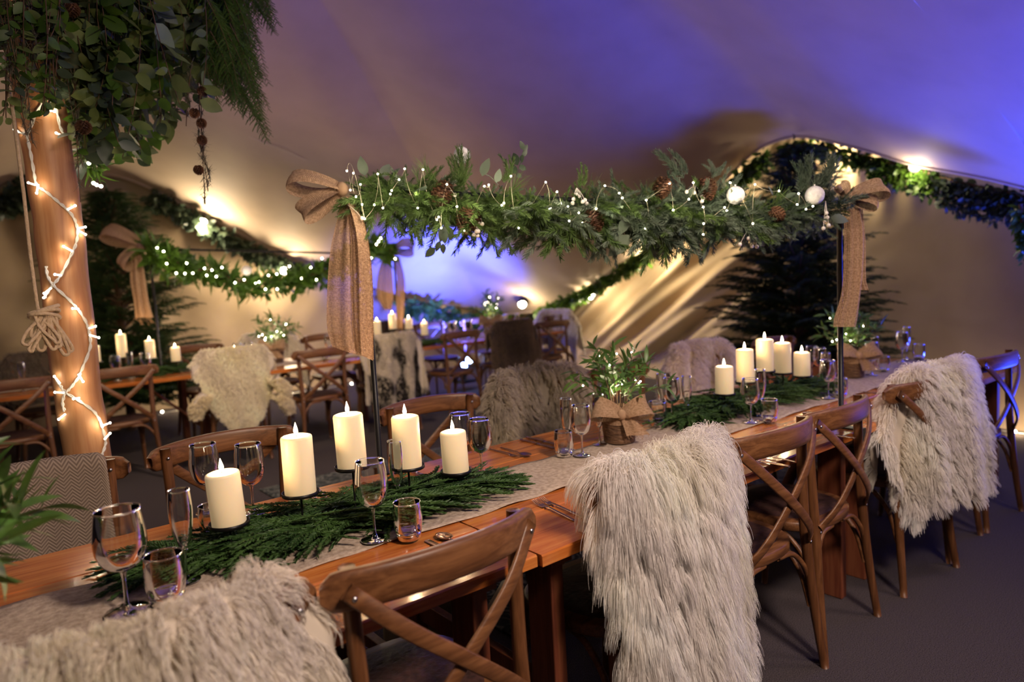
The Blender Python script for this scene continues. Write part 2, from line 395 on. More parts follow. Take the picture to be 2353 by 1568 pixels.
# sewn seams of the roof panels, as thin raised bands on the canvas
def seam(name, pts):
    mb = MB(); pts = crom(pts, 8); side = np.array([.6, -.8, 0])
    mb.strip(pts, .012 if name == 'trim_1' else .006, .002, side); o = mb.build(name, M_SEAM if name == 'trim_1' else M_CANVAS); tag(o, kind='structure')
def roofz(x, y):
    Pf = ROOF[:, 1:].reshape(-1, 3); d = (Pf[:, 0]-x)**2+(Pf[:, 1]-y)**2; j = np.argsort(d)[:4]; w = 1/(d[j]+1e-6)
    return float((Pf[j, 2]*w).sum()/w.sum())
def onroof(px, py):
    d = ray(px, py); t = 1.0
    for _ in range(900):
        p = CAM+d*t
        if p[2] > roofz(p[0], p[1])-.002: return p
        t += .012
    return p
seam('trim_1', [onroof(px, py) for px, py in ((470, 275), (560, 310), (650, 345), (740, 385), (820, 425))])
seam('trim_2', [onroof(px, py) for px, py in ((2100, 0), (2200, 110), (2280, 230), (2353, 330))])

def wall_back():
    xs = np.linspace(-5, 8.2, 400); zs = np.linspace(0, 3.4, 70); X, Z = np.meshgrid(xs, zs, indexing='ij')
    Y = 9.35+.035*np.sin(5*X+1.2*np.sin(2.3*X)+1.5*Z)*np.sin(1.7*X+.5)+.02*np.sin(13*X-3*Z+2*np.sin(3*Z))*(Z/2.4)+.015*np.sin(9*Z+4*X)
    Y += .05*np.cos(pi*Z/2.4)
    mb = MB(); mb.grid(np.stack([X, Y, Z], -1)); tag(mb.build('wall_back', M_CANVASW), kind='structure')
def wall_right():
    ys = np.linspace(-2.5, 9.6, 500); zs = np.linspace(0, 3.4, 140); Y, Z = np.meshgrid(ys, zs, indexing='ij')
    m = 1/(1+np.exp(-(Y-3.9)*3.5))
    s_ = (Y-4.3)*.50+(Z-2.3)*.86
    s_ = s_+.06*(Y-4.3)**2*.25
    X = 6.35+.15*Y-.02*np.sin(4*Y+Z)*(1-m)
    X += m*(.085*np.sin(2*pi*s_/.52+.8*np.sin(1.3*Y))+.035*np.sin(2*pi*s_/.23+2*Z))*np.clip(Z/.5, 0, 1)
    X += (1-m)*.05*np.clip((Z-1.7)/.8, 0, 1)*np.sin(2*pi*Y/.28+1.5*np.sin(2*Y))*np.clip((Y-2.2)/.6, 0, 1)
    X -= .10*np.exp(-Z/.12)
    mb = MB(); mb.grid(np.stack([X, Y, Z], -1)); tag(mb.build('wall_right', M_CANVASW), kind='structure')
wall_back(); wall_right()
mb = MB(); mb.grid([[(-6, -4, 0), (-6, 10, 0)], [(9, -4, 0), (9, 10, 0)]]); tag(mb.build('floor', M_CARPET, smooth=False), kind='structure')

# ------------------------------------------------------------------ floor rug
mb = MB(); mb.box((3.1, 3.45, .006), (3.0, 2.9, .010))
tag(mb.build('patterned_rug', M_RUG, bevel=.003), 'dark green patterned rug on the carpet between the two rows of tables', 'rug')
# ------------------------------------------------------------------ trestle tables
def table(x0, x1, y0, y1, label, seed=0, legs=(.12, .12)):
    t = empty('trestle_table', ((x0+x1)/2, (y0+y1)/2, 0), 0, label, 'table')
    cx, cy = (x0+x1)/2, (y0+y1)/2; L_, Wd = x1-x0, y1-y0
    mb = MB(); nb = 4; rr = np.random.RandomState(seed)
    for k in range(nb):
        w = Wd/nb; yc = -Wd/2+w*(k+.5); n = 28
        xs = np.linspace(-L_/2, L_/2, n)
        wob = .003*np.sin(xs*7+k*2+seed) if k in (0,) else 0*xs
        P = []
        for i, x in enumerate(xs):
            a, b = yc-w/2+.0008-wob[i]*(k == 0), yc+w/2-.0008
            e = .004
            P.append([(x, a+e, TZ), (x, b-e, TZ), (x, b, TZ-e), (x, b, TZ-.03), (x, a, TZ-.03), (x, a, TZ-e)])
        P = np.array(P); b0 = mb.n; mb.grid(P, closev=True)
        mb.F.append(np.array([[b0+i for i in range(5, -1, -1)], [b0+(n-1)*6+i for i in range(6)]])); mb.M.append(np.array([0, 0]))
    mb.build('tabletop', M_TABLE, t, smooth=False)
    for s in (-1, 1):
        lx = s*(L_/2-legs[(s+1)//2])
        g = MB(); g.box((lx, 0, TZ-.055), (.075, Wd*.88, .045)); g.box((lx, 0, .28), (.03, Wd*.74, .07))
        g.build('trestle_rail', M_TLEG, t, smooth=False, bevel=.003)
        for q in (-1, 1):
            g = MB(); a = .06*q
            g.box((lx, q*(Wd/2-.13), (TZ-.078)/2), (.045, .10, TZ-.078))
            g.build('leg', M_TLEG, t, smooth=False, bevel=.004)
        g = MB(); g.strip([(lx-s*.03, 0, .30), (lx-s*.45, 0, TZ-.035)], .06, .022, (0, 1, 0)); g.build('brace', M_TLEG, t)
    g = MB(); g.box((0, 0, TZ-.042), (L_*.9, .05, .022)); g.build('batten', M_TLEG, t, smooth=False)
    return t
YN0, YN1 = 1.248, 2.222
table(-.80, 1.060, YN0, YN1, 'varnished pine trestle table at the near left end, under the front candle group', 1)
table(1.066, 2.93, YN0-.012, YN1-.01, 'varnished pine trestle table in the middle of the near row, under the basket plant', 2)
table(2.936, 4.95, YN0, YN1, 'varnished pine trestle table at the far right end of the near row', 3)
table(-.60, 1.78, 6.20, 7.15, 'pine trestle table behind the timber pole in the second row', 4)
table(1.84, 3.42, 5.78, 6.70, 'pine trestle table in the second row, behind the long burlap bow tail', 5)
table(3.50, 5.85, 6.12, 7.06, 'pine trestle table in the blue light at the far end of the second row', 6)

# linen runner along the near row
def runner(name, x0, x1, y0, y1, label):
    nx, ny = 260, 16
    X, Y = np.meshgrid(np.linspace(x0, x1, nx), np.linspace(0, 1, ny), indexing='ij')
    Yy = y0+(y1-y0)*Y+.006*np.sin(3*X)+.004*np.sin(11*X+2)*(Y-.5)*2
    Z = TZ+.0045+.0022*np.sin(17*X+6*Y+2*np.sin(5*X))+.0018*np.sin(31*X-9*Y)
    mb = MB(); mb.grid(np.stack([X, Yy, Z], -1)); o = mb.build(name, M_LINEN, solid=.0015)
    return tag(o, label, 'table runner')
runner('table_runner', -.8, 4.93, 1.578, 1.895, 'long beige linen runner down the middle of the near tables')
runner('table_runner', -.55, 1.7, 6.5, 6.8, 'beige linen runner on the second-row table behind the timber pole')
runner('table_runner', 1.9, 3.38, 6.05, 6.38, 'beige linen runner on the second-row table behind the burlap tail')
runner('table_runner', 3.55, 5.8, 6.42, 6.76, 'beige linen runner on the blue-lit far table')

# ------------------------------------------------------------------ cross-back chair (origin on the floor, +y faces the table)
def arcy(x): return .075*(np.abs(x)/.26)**2.2-.055
CH_H = .905
def chair_proto():
    t = empty('crossback_chair', (0, 0, 0), 0, 'brown bentwood cross-back chair', 'chair')
    for s in (-1, 1):
        g = MB(); P = crom([(s*.232, -.045, 0), (s*.212, -.02, .22), (s*.198, .0, .46), (s*.20, .012, .65), (s*.208, .018, CH_H-.012)], 6)
        g.tube(P, np.interp(P[:, 2], [0, .45, .9], [.0145, .0185, .0165]), 10); g.build('leg', M_CHAIRL, t)
        g = MB(); P = crom([(s*.205, .425, 0), (s*.19, .40, .22), (s*.178, .385, .445)], 6)
        g.tube(P, np.interp(P[:, 2], [0, .44], [.013, .019]), 10); g.build('leg', M_CHAIRL, t)
    # curved back rail
    g = MB(); xs = np.linspace(-.262, .262, 33); rg = []
    for x in xs:
        e = (abs(x)/.262); hh = .039*(1-.55*max(0, (e-.9)/.1)**2); y = arcy(x); dy = (arcy(x+.002)-arcy(x-.002))/.004
        nrm = unit([-dy, 1, 0]); th = .0135; zc = CH_H-.052+.012*(1-e*e)
        a = np.linspace(0, 2*pi, 14, endpoint=False)
        ca = np.sign(np.cos(a))*np.abs(np.cos(a))**.45; sa = np.sign(np.sin(a))*np.abs(np.sin(a))**.55
        rg.append(np.array([x, y, zc])+nrm*th*ca[:, None]+np.array([0, 0, 1.])*hh*sa[:, None])
    b0 = g.n; g.grid(np.array(rg), closev=True)
    g.F.append(np.array([list(range(13, -1, -1)), [b0+32*14+i for i in range(14)]])); g.M.append(np.array([0, 0]))
    g.build('back_rail', M_CHAIR, t)
    for s in (-1, 1):
        g = MB(); off = -.019 if s > 0 else -.029
        P = crom([(s*.232, arcy(.232)+off, CH_H-.04), (s*.13, arcy(.13)+off+.004, .765), (0, -.055+off+.012, .655), (-s*.12, -.045+off*.4, .55), (-s*.196, -.018, .475)], 6)
        g.strip(P, .034, .010, (.64, 0, -s*.77)); g.build('cross_bar', M_CHAIR, t)
        for bc, br in ([((s*.222, arcy(.222)+off-.006, CH_H-.055), .0058), ((s*.196, -.020, .46), .0052), ((s*.205, .038, CH_H-.045), .0058)]+([((0, -.070, .66), .0045)] if s > 0 else [])):
            g = MB(); g.ball(bc, br, 8, sq=(1, .6, 1)); g.build('bolt', M_BOLT, t)
    # seat
    def outline(k, r=1.):
        a = np.linspace(0, 2*pi, 40, endpoint=False)
        x = .225*r*np.sign(np.cos(a))*np.abs(np.cos(a))**.72; y = .215+.215*r*np.sign(np.sin(a))*np.abs(np.sin(a))**.72
        return np.stack([x*(1+.10*(y-.2)/.2*0.5), y, np.full(40, k)], 1)
    g = MB(); g.grid(np.array([outline(.440, .80), outline(.436, .97), outline(.442, 1.), outline(.468, 1.0), outline(.474, .97), outline(.475, .82)]), closev=True); g.build('seat_frame', M_CHAIR, t)
    g = MB(); g.grid(np.array([outline(.441, .01), outline(.441, .84)]), closev=True); g.grid(np.array([outline(.474, .84), outline(.479, .78), outline(.480, .4), outline(.478, .01)]), closev=True); g.build('seat_panel', M_SEAT, t)
    # bentwood braces under the seat
    arcs = []
    for s in (-1, 1):
        arcs.append([(s*.207, -.014, .22), (s*.195, -.006, .34), (s*.13, .008, .425), (s*.04, .012, .436)])
        arcs.append([(s*.190, .40, .20), (s*.178, .395, .33), (s*.12, .39, .42), (s*.04, .385, .436)])
        arcs.append([(s*.208, -.006, .22), (s*.205, .03, .34), (s*.205, .10, .42), (s*.200, .17, .436)])
        arcs.append([(s*.190, .395, .20), (s*.192, .36, .33), (s*.195, .30, .42), (s*.200, .23, .436)])
    for A in arcs:
        g = MB(); g.tube(crom(A, 6), .0095, 8); g.build('brace', M_CHAIR, t)
    return t
CHAIR = chair_proto()
def chair(x, y, rz, label, group):
    return place(CHAIR, USED, (x, y, 0), rz, label, 'chair', group)
GN = 'chairs along the near side of the near tables'; GF = 'chairs along the far side of the near tables'; G2 = 'chairs of the second row'
NY = 1.19
chair(.21, NY, 0, 'cross-back chair under the cream sheepskin at the front left', GN)
chair(.745, NY-.015, .02, 'bare brown cross-back chair nearest the camera, right of the cream sheepskin', GN)
chair(1.46, NY, 0, 'cross-back chair hidden under the long-haired white sheepskin', GN)
chair(2.03, NY-.01, -.03, 'bare cross-back chair just right of the long-haired white sheepskin', GN)
chair(2.52, NY+.005, .03, 'bare cross-back chair beside the black pole of the garland, at the near table edge', GN)
chair(3.22, NY-.02, -.10, 'cross-back chair showing one post through the draped fluffy sheepskin on the right', GN)
chair(3.70, NY, .03, 'cross-back chair mostly hidden behind the fluffy sheepskin on the right', GN)
chair(4.22, NY-.02, -.06, 'cross-back chair at the end of the near tables, closest to the dark tent wall', GN)
FY = 2.60
chair(.16, FY, pi, 'cross-back chair under the grey herringbone blanket', GF)
chair(.745, FY+.01, pi+.02, 'bare cross-back chair behind the candle at the left of the front candle group', GF)
chair(1.625, FY, pi-.02, 'bare cross-back chair behind the short candle, left of the grey shaggy fleece', GF)
chair(2.22, FY+.02, pi, 'cross-back chair under the grey shaggy fleece', GF)
chair(2.86, FY, pi+.03, 'cross-back chair behind the centre basket plant', GF)
chair(3.63, FY+.02, pi, 'cross-back chair under the short white fleece across the near table', GF)
chair(4.50, FY, pi-.04, 'bare cross-back chair behind the right-hand candles, in front of the dark spruce', GF)
SY = 5.86
chair(.29, SY, 0, 'cross-back chair left of the timber pole', G2)
chair(.97, SY+.02, .03, 'bare cross-back chair just right of the timber pole', G2)
chair(1.78, SY-.05, 0, 'cross-back chair under the cream hide with a pointed tail', G2)
chair(2.47, SY-.22, -.02, 'bare cross-back chair right of the pointed cream hide', G2)
chair(3.22, SY-.12, 0, 'cross-back chair under the black and white hide', G2)
chair(4.10, SY, .06, 'bare cross-back chair in front of the blue uplighter', G2)
chair(4.80, SY, 0, 'cross-back chair under the brown hide', G2)
chair(5.42, SY+.02, -.05, 'bare cross-back chair right of the brown hide', G2)
chair(6.15, 6.55, pi/2+.1, 'cross-back chair at the table end under the white fleece', G2)
chair(1.95, 7.52, pi, 'bare cross-back chair across the second table, left of the far white fleece', G2)
chair(2.62, 7.35, pi, 'cross-back chair under the far white fleece behind the small plant', G2)
chair(3.22, 7.30, pi, 'bare cross-back chair across the second table, right of the far white fleece', G2)
chair(4.1, 7.55, pi, 'cross-back chair with a dark hide behind the far candle group', G2)
chair(4.75, 7.5, pi, 'bare cross-back chair across the blue-lit table, left one', G2)
chair(5.5, 7.5, pi, 'bare cross-back chair across the blue-lit table, beside the far plant', G2)
chair(.6, 7.55, pi, 'cross-back chair with grey hide behind the second-row candles', G2)
chair(0.03, 7.6, pi, 'bare cross-back chair across the second table at the left picture edge', G2)

# ------------------------------------------------------------------ hides and fleeces over chair backs
def drape_fn(wfun, df, db, lift=.02, seed=0, wav=.012):
    """returns S(u, v): u in [-1,1] across, v in [0,1] front hem -> over the rail -> back hem (chair space)"""
    ph = np.random.RandomState(seed).uniform(0, 6, 8)
    top = CH_H+lift
    seg = np.array([0, df, df+.07, df+.07+db]); tot = seg[-1]
    def S(u, v):
        s = v*tot; x = wfun(v)*u
        xc = np.clip(np.abs(x), 0, .27); y0 = .075*(xc/.26)**2.2-.055
        over = np.clip(np.abs(x)-.24, 0, None)
        a = np.clip((s-df)/.07, 0, 1)*pi
        y = y0+.030*np.cos(a); z = top-.035+.035*np.sin(a)
        z = np.where(s < df, top-.035-(df-s), z); z = np.where(s > df+.07, top-.035-(s-df-.07), z)
        dn = np.clip((s-df-.07)/max(db, .01), 0, 1); dnf = np.clip((df-s)/max(df, .01), 0, 1)
        y = y-.045*dn-.01*np.sin(dn*3)+.03*dnf
        z = z-over*1.15-.5*over**2; y = y+.25*over*np.where(s > df+.035, 1, -1)*-0.0
        y = y+wav*np.sin(7*x/.25+ph[0]+2*v)*(.25+dn+dnf)+.6*wav*np.sin(15*x/.25+ph[1])*(dn+dnf)
        return np.stack([x, y, z], -1)
    return S, tot
def hide(label, cat, S, nu=40, nv=50, mat=None, name='sheepskin', solid=.006, group=None, uvs=None, urange=None):
    U, Vv = np.meshgrid(np.linspace(-1, 1, nu), np.linspace(0, 1, nv), indexing='ij')
    P = S(U, Vv); mb = MB(); mb.grid(P, uv=uvs(U, Vv) if uvs else None)
    o = mb.build(name, mat or M_HIDE, solid=solid); tag(o, label, cat, group); return o
def fleece(parent, S, count, length, tone, npt=6, comb=(0, 0, -1.), curl=0., rad=.0011, clump=40, seed=0, out=1.0, droop=1.0, side=None, jit=.35, cl=.30):
    rr = np.random.RandomState(seed)
    u = rr.uniform(-1.02, 1.02, count); v = rr.uniform(-.02, 1.02, count)
    e = .01
    p0 = S(u, np.clip(v, 0, 1)); du = S(u+e, np.clip(v, 0, 1))-S(u-e, np.clip(v, 0, 1)); dv = S(u, np.clip(v+e, 0, 1))-S(u, np.clip(v-e, 0, 1))
    n = np.cross(dv, du); n /= np.linalg.norm(n, axis=1)[:, None]+1e-9
    # make normals point away from the chair back core
    core = np.stack([p0[:, 0]*.9, p0[:, 1]*0-.02, np.minimum(p0[:, 2], CH_H-.04)], 1); sgn = np.sign(((p0-core)*n).sum(1)); n *= np.where(sgn == 0, 1, sgn)[:, None]
    # hem hairs spread outwards
    edge = np.sign(u)*np.clip((np.abs(u)-.8)/.2, 0, 1); n = n+du/(np.linalg.norm(du, axis=1)[:, None]+1e-9)*edge[:, None]*.9
    n /= np.linalg.norm(n, axis=1)[:, None]
    nc = max(1, count//clump); ci = rr.randint(0, count, nc)
    # nearest clump by uv bins
    cu, cv = u[ci], v[ci]; near = np.empty(count, int)
    for a in range(0, count, 4000):
        d = (u[a:a+4000, None]-cu)**2+(v[a:a+4000, None]-cv)**2*4; near[a:a+4000] = ci[np.argmin(d, 1)]
    Lh = length*rr.uniform(.6, 1.15, count)
    cj = rr.normal(size=(count, 3)); cj = cj[near]*.42+rr.normal(size=(count, 3))*jit*.75
    comb = np.asarray(comb, float)
    t = np.linspace(0, 1, npt)
    P = np.zeros((count, npt, 3)); q = p0.copy(); P[:, 0] = q
    d = n*out+cj*.35
    for k in range(1, npt):
        g = t[k]*droop
        dd = d*(1-g*.75)+comb*g*1.1
        if curl: 
            ph = near*1.7+t[k]*9; dd = dd+curl*np.stack([np.sin(ph), np.cos(ph*1.3), np.sin(ph*.7)], 1)
        dd /= np.linalg.norm(dd, axis=1)[:, None]+1e-9
        q = q+dd*(Lh/(npt-1))[:, None]; P[:, k] = q
    # pull tips to clump tips
    off = P[near]-P; w = (t**1.5*cl)[None, :, None]; far = np.linalg.norm(off[:, 0], axis=1) > .035
    w = np.where(far[:, None, None], 0, w); P = P+off*w
    hc = bpy.data.hair_curves.new('fleece'); hc.add_curves([npt]*count)
    hc.attributes['position'].data.foreach_set('vector', P.astype(np.float32).ravel()) if 'position' in hc.attributes else None
    ra = hc.attributes.get('radius') or hc.attributes.new('radius', 'FLOAT', 'POINT')
    ra.data.foreach_set('value', np.tile(rad*np.array([1-.75*q_**1.5 for q_ in t]), count).astype(np.float32))
    ca = hc.attributes.new('tone', 'FLOAT_COLOR', 'CURVE'); c = tone(u, v, p0, rr); c = np.concatenate([np.clip(c, 0, 1), np.ones((count, 1))], 1)
    ca.data.foreach_set('color', c.astype(np.float32).ravel())
    hc.materials.append(M_FUR); o = bpy.data.objects.new('fleece', hc); COL.objects.link(o); o.parent = parent; return o
def tones(base, var=.08, patch=None):
    base = np.array(base)
    def f(u, v, p, rr):
        k = 1+var*rr.normal(size=len(u)); blot = .06*np.sin(9*p[:, 0]*3+4*p[:, 2]*3)+.05*np.sin(17*p[:, 2]+11*p[:, 0])
        c = base[None]*(k+blot)[:, None]; c[:, 2] *= 1-.10*np.clip(np.sin(11*p[:, 0]+2)*np.sin(8*p[:, 2]), 0, 1)
        if patch is not None: c = patch(u, v, p, c, rr)
        return c
    return f
def wconst(w, j=.03, seed=0, taper=0):
    ph = np.random.RandomState(seed).uniform(0, 6, 3)
    return lambda v: w*(1+j*np.sin(5*v+ph[0])+j*.6*np.sin(13*v+ph[1])-taper*np.abs(v-.5)*2)
def at_chair(o, x, y, rz): o.location = (x, y, 0); o.rotation_euler = (0, 0, rz)

# cream fleece nearest the camera
S, _ = drape_fn(wconst(.355, .02, 1), .25, .36, .025, 1, .008)
o = hide('cream sheepskin over the chair at the front left, softly out of focus', 'sheepskin', S); fleece(o, S, 34000, .048, tones((.92, .85, .76)), rad=.0010, seed=1, droop=.75, clump=30)
at_chair(o, .15, NY-.005, .0)
# long-haired white sheepskin
wl = lambda v: np.interp(v, [0, .22, .32, .42, .55, .75, 1], [.19, .25, .265, .255, .235, .235, .20])
S, _ = drape_fn(wl, .18, .78, .025, 2, .012)
o = hide('long-haired white sheepskin hanging low over a near chair', 'sheepskin', S); fleece(o, S, 56000, .105, tones((.95, .90, .86)), rad=.0008, seed=2, npt=8, droop=1.0, clump=55, out=.75)
at_chair(o, 1.475, NY, .0)
# fluffy fleece, right
wl = lambda v: np.interp(v, [0, .2, .4, .6, 1], [.36, .43, .46, .42, .30])
S, _ = drape_fn(wl, .30, .54, .04, 3, .022)
o = hide('fluffy white sheepskin over the chair near the right end, lit purple on one side', 'sheepskin', S); fleece(o, S, 34000, .06, tones((.94, .89, .85)), rad=.0013, seed=3, droop=.8, clump=40)
at_chair(o, 3.36, NY-.03, -.10)
# grey shaggy fleece across the table
def patchg(u, v, p, c, rr):
    k = .72+.28*np.clip(np.abs(u+.1)*1.6, 0, 1); return c*k[:, None]
S, _ = drape_fn(wconst(.33, .05, 4), .42, .30, .03, 4, .018)
o = hide('grey-beige shaggy sheepskin on the far chair between the candles and the basket plant', 'sheepskin', S, mat=M_HIDEG); fleece(o, S, 40000, .075, tones((.56, .49, .38), .16, patchg), rad=.0015, seed=4, droop=.75, curl=.20, clump=60, npt=8, cl=.35)
at_chair(o, 2.27, FY+.02, pi)
# short white fleece
S, _ = drape_fn(wconst(.36, .05, 5), .36, .3, .04, 5, .02)
o = hide('short white fleece on the far chair between the basket plant and the right candles', 'sheepskin', S); fleece(o, S, 22000, .04, tones((.92, .82, .74)), rad=.0022, seed=5, droop=.6)
at_chair(o, 3.65, FY+.02, pi)
# pointed cream hide in the second row
def wp(v): return np.interp(v, [0, .15, .28, .36, .46, .56, .66, .76, .86, .94, 1], [.24, .28, .33, .33, .28, .27, .25, .20, .13, .06, .01])
S, _ = drape_fn(wp, .24, .70, .06, 6, .015)
o = hide('cream hide with a pointed tail over a second-row chair', 'hide', S, name='animal_hide'); fleece(o, S, 24000, .030, tones((.95, .87, .70)), rad=.0024, seed=6, droop=.7, npt=4, cl=.08)
at_chair(o, 1.78, SY-.06, 0)
for k, (x, z, a) in enumerate(((-.33, .50, .25), (.34, .56, -.45), (.36, .42, -.25))):
    g = MB(); P = crom([(x*.8, -.09, z+.12), (x, -.10, z+.04), (x*1.08, -.10, z-.05)], 5); g.tube(P, np.interp(np.arange(len(P)), [0, len(P)/2, len(P)-1], [.05, .055, .035]), 12)
    q = g.build('hide_leg', M_HIDE, o)
    def SS(u, v, P=P): 
        c = np.stack([np.interp(v, np.linspace(0, 1, len(P)), P[:, i]) for i in range(3)], -1); r = np.interp(v, [0, .5, 1], [.05, .058, .03]); aa = u*pi
        return c+np.stack([np.cos(aa)*r, np.sin(aa)*r, -np.sin(v*3)*.01*0], -1)
    fleece(q, SS, 1800, .03, tones((.90, .80, .62)), rad=.0028, seed=10+k, droop=.5, npt=4)
# black and white hide
def patchc(u, v, p, c, rr):
    d = (np.sin(6*p[:, 0]/.2+1)+np.sin(5.5*p[:, 2]/.3+2*u)+.6*np.sin(13*u+9*v))+3.2*(v-.62)
    m = 1/(1+np.exp(-6*(d-.25))); m = np.maximum(m, np.exp(-((u-.12)/.07)**2)*.8*(v > .3)); m = np.where(np.abs(u-.35) < .08, m*.3, m)
    return c*(1-m[:, None])+np.array([.035, .028, .025])*m[:, None]
wl = lambda v: np.interp(v, [0, .3, .5, .8, 1], [.26, .33, .31, .33, .2])
S, _ = drape_fn(wl, .2, .64, .05, 7, .03)
o = hide('white hide with black patches over a second-row chair', 'hide', S, name='animal_hide'); fleece(o, S, 18000, .03, tones((.72, .65, .55), .1, patchc), rad=.0024, seed=7, droop=.8, npt=4, cl=.12)
at_chair(o, 3.20, SY-.13, 0)
# brown hide
def patchb(u, v, p, c, rr):
    m = np.exp(-((u+.1)/.5)**2-((v-.62)/.25)**2); return c*(1-.5*m[:, None])
S, _ = drape_fn(wconst(.33, .04, 8), .2, .56, .05, 8, .012)
o = hide('dark brown hide over a second-row chair in the blue light', 'hide', S, name='animal_hide', mat=M_HIDED); fleece(o, S, 22000, .022, tones((.33, .24, .16), .1, patchb), rad=.0024, seed=8, droop=.6, npt=4, cl=.05)
at_chair(o, 4.80, SY-.01, 0)
# far fleeces
for x, y, rz, lab, base, sd in ((6.17, 6.62, pi/2+.1, 'white fleece on the chair at the end of the blue-lit table', (.92, .88, .82), 21),
                            (2.62, 7.36, pi, 'far white fleece behind the small lit plant of the second row', (.9, .84, .74), 22),
                            (4.12, 7.56, pi, 'dark purple-grey hide behind the far candle group', (.16, .13, .14), 23),
                            (.62, 7.56, pi, 'grey hide behind the second-row candles at the timber pole', (.26, .22, .19), 24)):
    S, _ = drape_fn(wconst(.38, .05, sd), .42, .36, .06, sd, .02)
    o = hide(lab, 'sheepskin', S, mat=M_HIDE if base[0] > .5 else M_HIDED); fleece(o, S, 9000, .03, tones(base), rad=.0038, seed=sd, droop=.6, npt=4, cl=.1)
    at_chair(o, x, y, rz)
# herringbone blanket
S, tot = drape_fn(lambda v: np.interp(v, [0, .5, 1], [.262, .255, .25]), .42, .30, .012, 9, .004)
o = hide('grey and brown herringbone wool blanket folded over the far chair at the left', 'blanket', S, 60, 60, M_HERR, 'wool_blanket', .006, None, lambda U, V: np.stack([U*.26, V*tot], -1))
at_chair(o, .10, FY, pi)
# ------------------------------------------------------------------ glassware
def wine_proto(name, bowl, stem_r, foot_r, h0, h, n=40):
    t = empty(name, (0, 0, 0), 0, 'clear stemmed glass', 'glass')
    g = MB(); b = crom(bowl, 6); th = .0009; inn = b[::-1].copy(); inn[:, 0] = np.maximum(inn[:, 0]-th, .0002); inn[:, 1] += np.where(inn[:, 0] < .02, th, 0); g.lathe(np.vstack([b, inn]), n); g.build('bowl', M_GLASS, t)
    g = MB(); rt = bowl[-1][0]; zt = bowl[-1][1]; a = np.linspace(0, 2*pi, 48)
    g.tube(np.stack([rt*np.cos(a), rt*np.sin(a), np.full(48, zt)], 1), .0007, 6, cap=False); g.build('rim', M_GLASS, t)
    g = MB(); g.lathe([(.0002, 0), (foot_r*.9, 0), (foot_r, .0012), (foot_r*.97, .0024), (foot_r*.5, .0042), (.0085, .0075), (stem_r*1.2, .018), (stem_r, .04), (stem_r, h0-.018), (stem_r*1.6, h0-.004), (.009, h0+.003), (.0002, h0+.004)], 28)
    g.build('stem', M_GLASS, t); return t
WINE = wine_proto('wine_glass', [(.0005, .083), (.016, .086), (.031, .099), (.040, .122), (.0420, .145), (.0395, .175), (.0355, .205)], .0034, .036, .083, .205)
FLUTE = wine_proto('champagne_flute', [(.0005, .075), (.008, .079), (.017, .098), (.0235, .13), (.0265, .165), (.0255, .195), (.0235, .22)], .0032, .031, .075, .22)
def tumbler():
    t = empty('water_tumbler', (0, 0, 0), 0, 'clear tumbler', 'glass')
    g = MB(); b = crom([(.031, .012), (.036, .03), (.0385, .055), (.0375, .08), (.0355, .100)], 5); inn = b[::-1].copy(); inn[:, 0] -= .0012; g.lathe(np.vstack([b, inn, b[:1]]), 40); g.build('wall', M_GLASS, t)
    g = MB(); g.lathe([(.0002, 0), (.027, 0), (.031, .003), (.0335, .014), (.0345, .024), (.031, .020), (.020, .0155), (.0002, .0145)], 32); g.build('glass_base', M_GLASS, t)
    g = MB(); a = np.linspace(0, 2*pi, 40); g.tube(np.stack([.0355*np.cos(a), .0355*np.sin(a), np.full(40, .1)], 1), .0008, 6, cap=False); g.build('rim', M_GLASS, t)
    return t
TUM = tumbler()
GG = 'glasses on the near tables'
RT = TZ+.008
def gl(proto, px, py, label, s=1.0, group=GG, xy=None):
    p = onZ(px, py, RT) if xy is None else (*xy, RT)
    return place(proto, USED, (p[0], p[1], RT), R.uniform(0, 6), label, 'glass', group, s)
gl(WINE, 293, 1405, 'wine glass closest to the camera, at the left front behind the cream sheepskin', 1.10).scale = (1.24, 1.24, 1.10)
gl(FLUTE, 430, 1335, 'champagne flute at the left end of the fir table garland')
gl(TUM, 385, 1385, 'large tumbler standing half behind the cream sheepskin', 1.1)
gl(WINE, 583, 1180, 'wine glass behind the leftmost front candle, on its right side', 1.05)
gl(WINE, 480, 1178, 'wine glass partly hidden behind the left of the leftmost front candle', 1.05)
gl(TUM, 492, 1238, 'tumbler hidden behind the leftmost front candle', .95)
gl(WINE, 862, 1240, 'wine glass in front of the tall candle, beside the tumbler and the fir garland', 1.04)
gl(FLUTE, 917, 1170, 'champagne flute in front of the fourth front candle', .95)
gl(TUM, 940, 1238, 'tumbler with thick base beside the fir table garland')
gl(WINE, 1108, 1095, 'wine glass standing right of the shortest front candle', .98)
gl(WINE, 1064, 1080, 'wine glass half hidden behind the shortest front candle')
gl(WINE, 1338, 1046, 'wine glass in front of the seagrass basket', .92)
gl(FLUTE, 1305, 1035, 'champagne flute left of the seagrass basket', .92)
gl(FLUTE, 1378, 1022, 'champagne flute touching the left side of the burlap bow basket', .92)
gl(TUM, 1297, 1048, 'tumbler furthest left in the cluster by the seagrass basket', .95)
gl(WINE, 1545, 968, 'wine glass in the cluster right of the seagrass basket', .95)
gl(FLUTE, 1522, 960, 'champagne flute at the back of the cluster right of the seagrass basket', .92)
gl(FLUTE, 1580, 966, 'champagne flute at the right of the cluster right of the seagrass basket', .90)
gl(TUM, 1512, 978, 'tumbler in front of the white card right of the seagrass basket', 1.05)
gl(WINE, 1725, 971, 'wine glass in front of the right-hand candles', .93)
gl(FLUTE, 1748, 955, 'champagne flute in front of the tallest right-hand candle', .95)
gl(TUM, 1768, 968, 'tumbler in front of the right-hand fir garland', .95)
gl(WINE, 1903, 915, 'wine glass just left of the black pole on the table', .92)
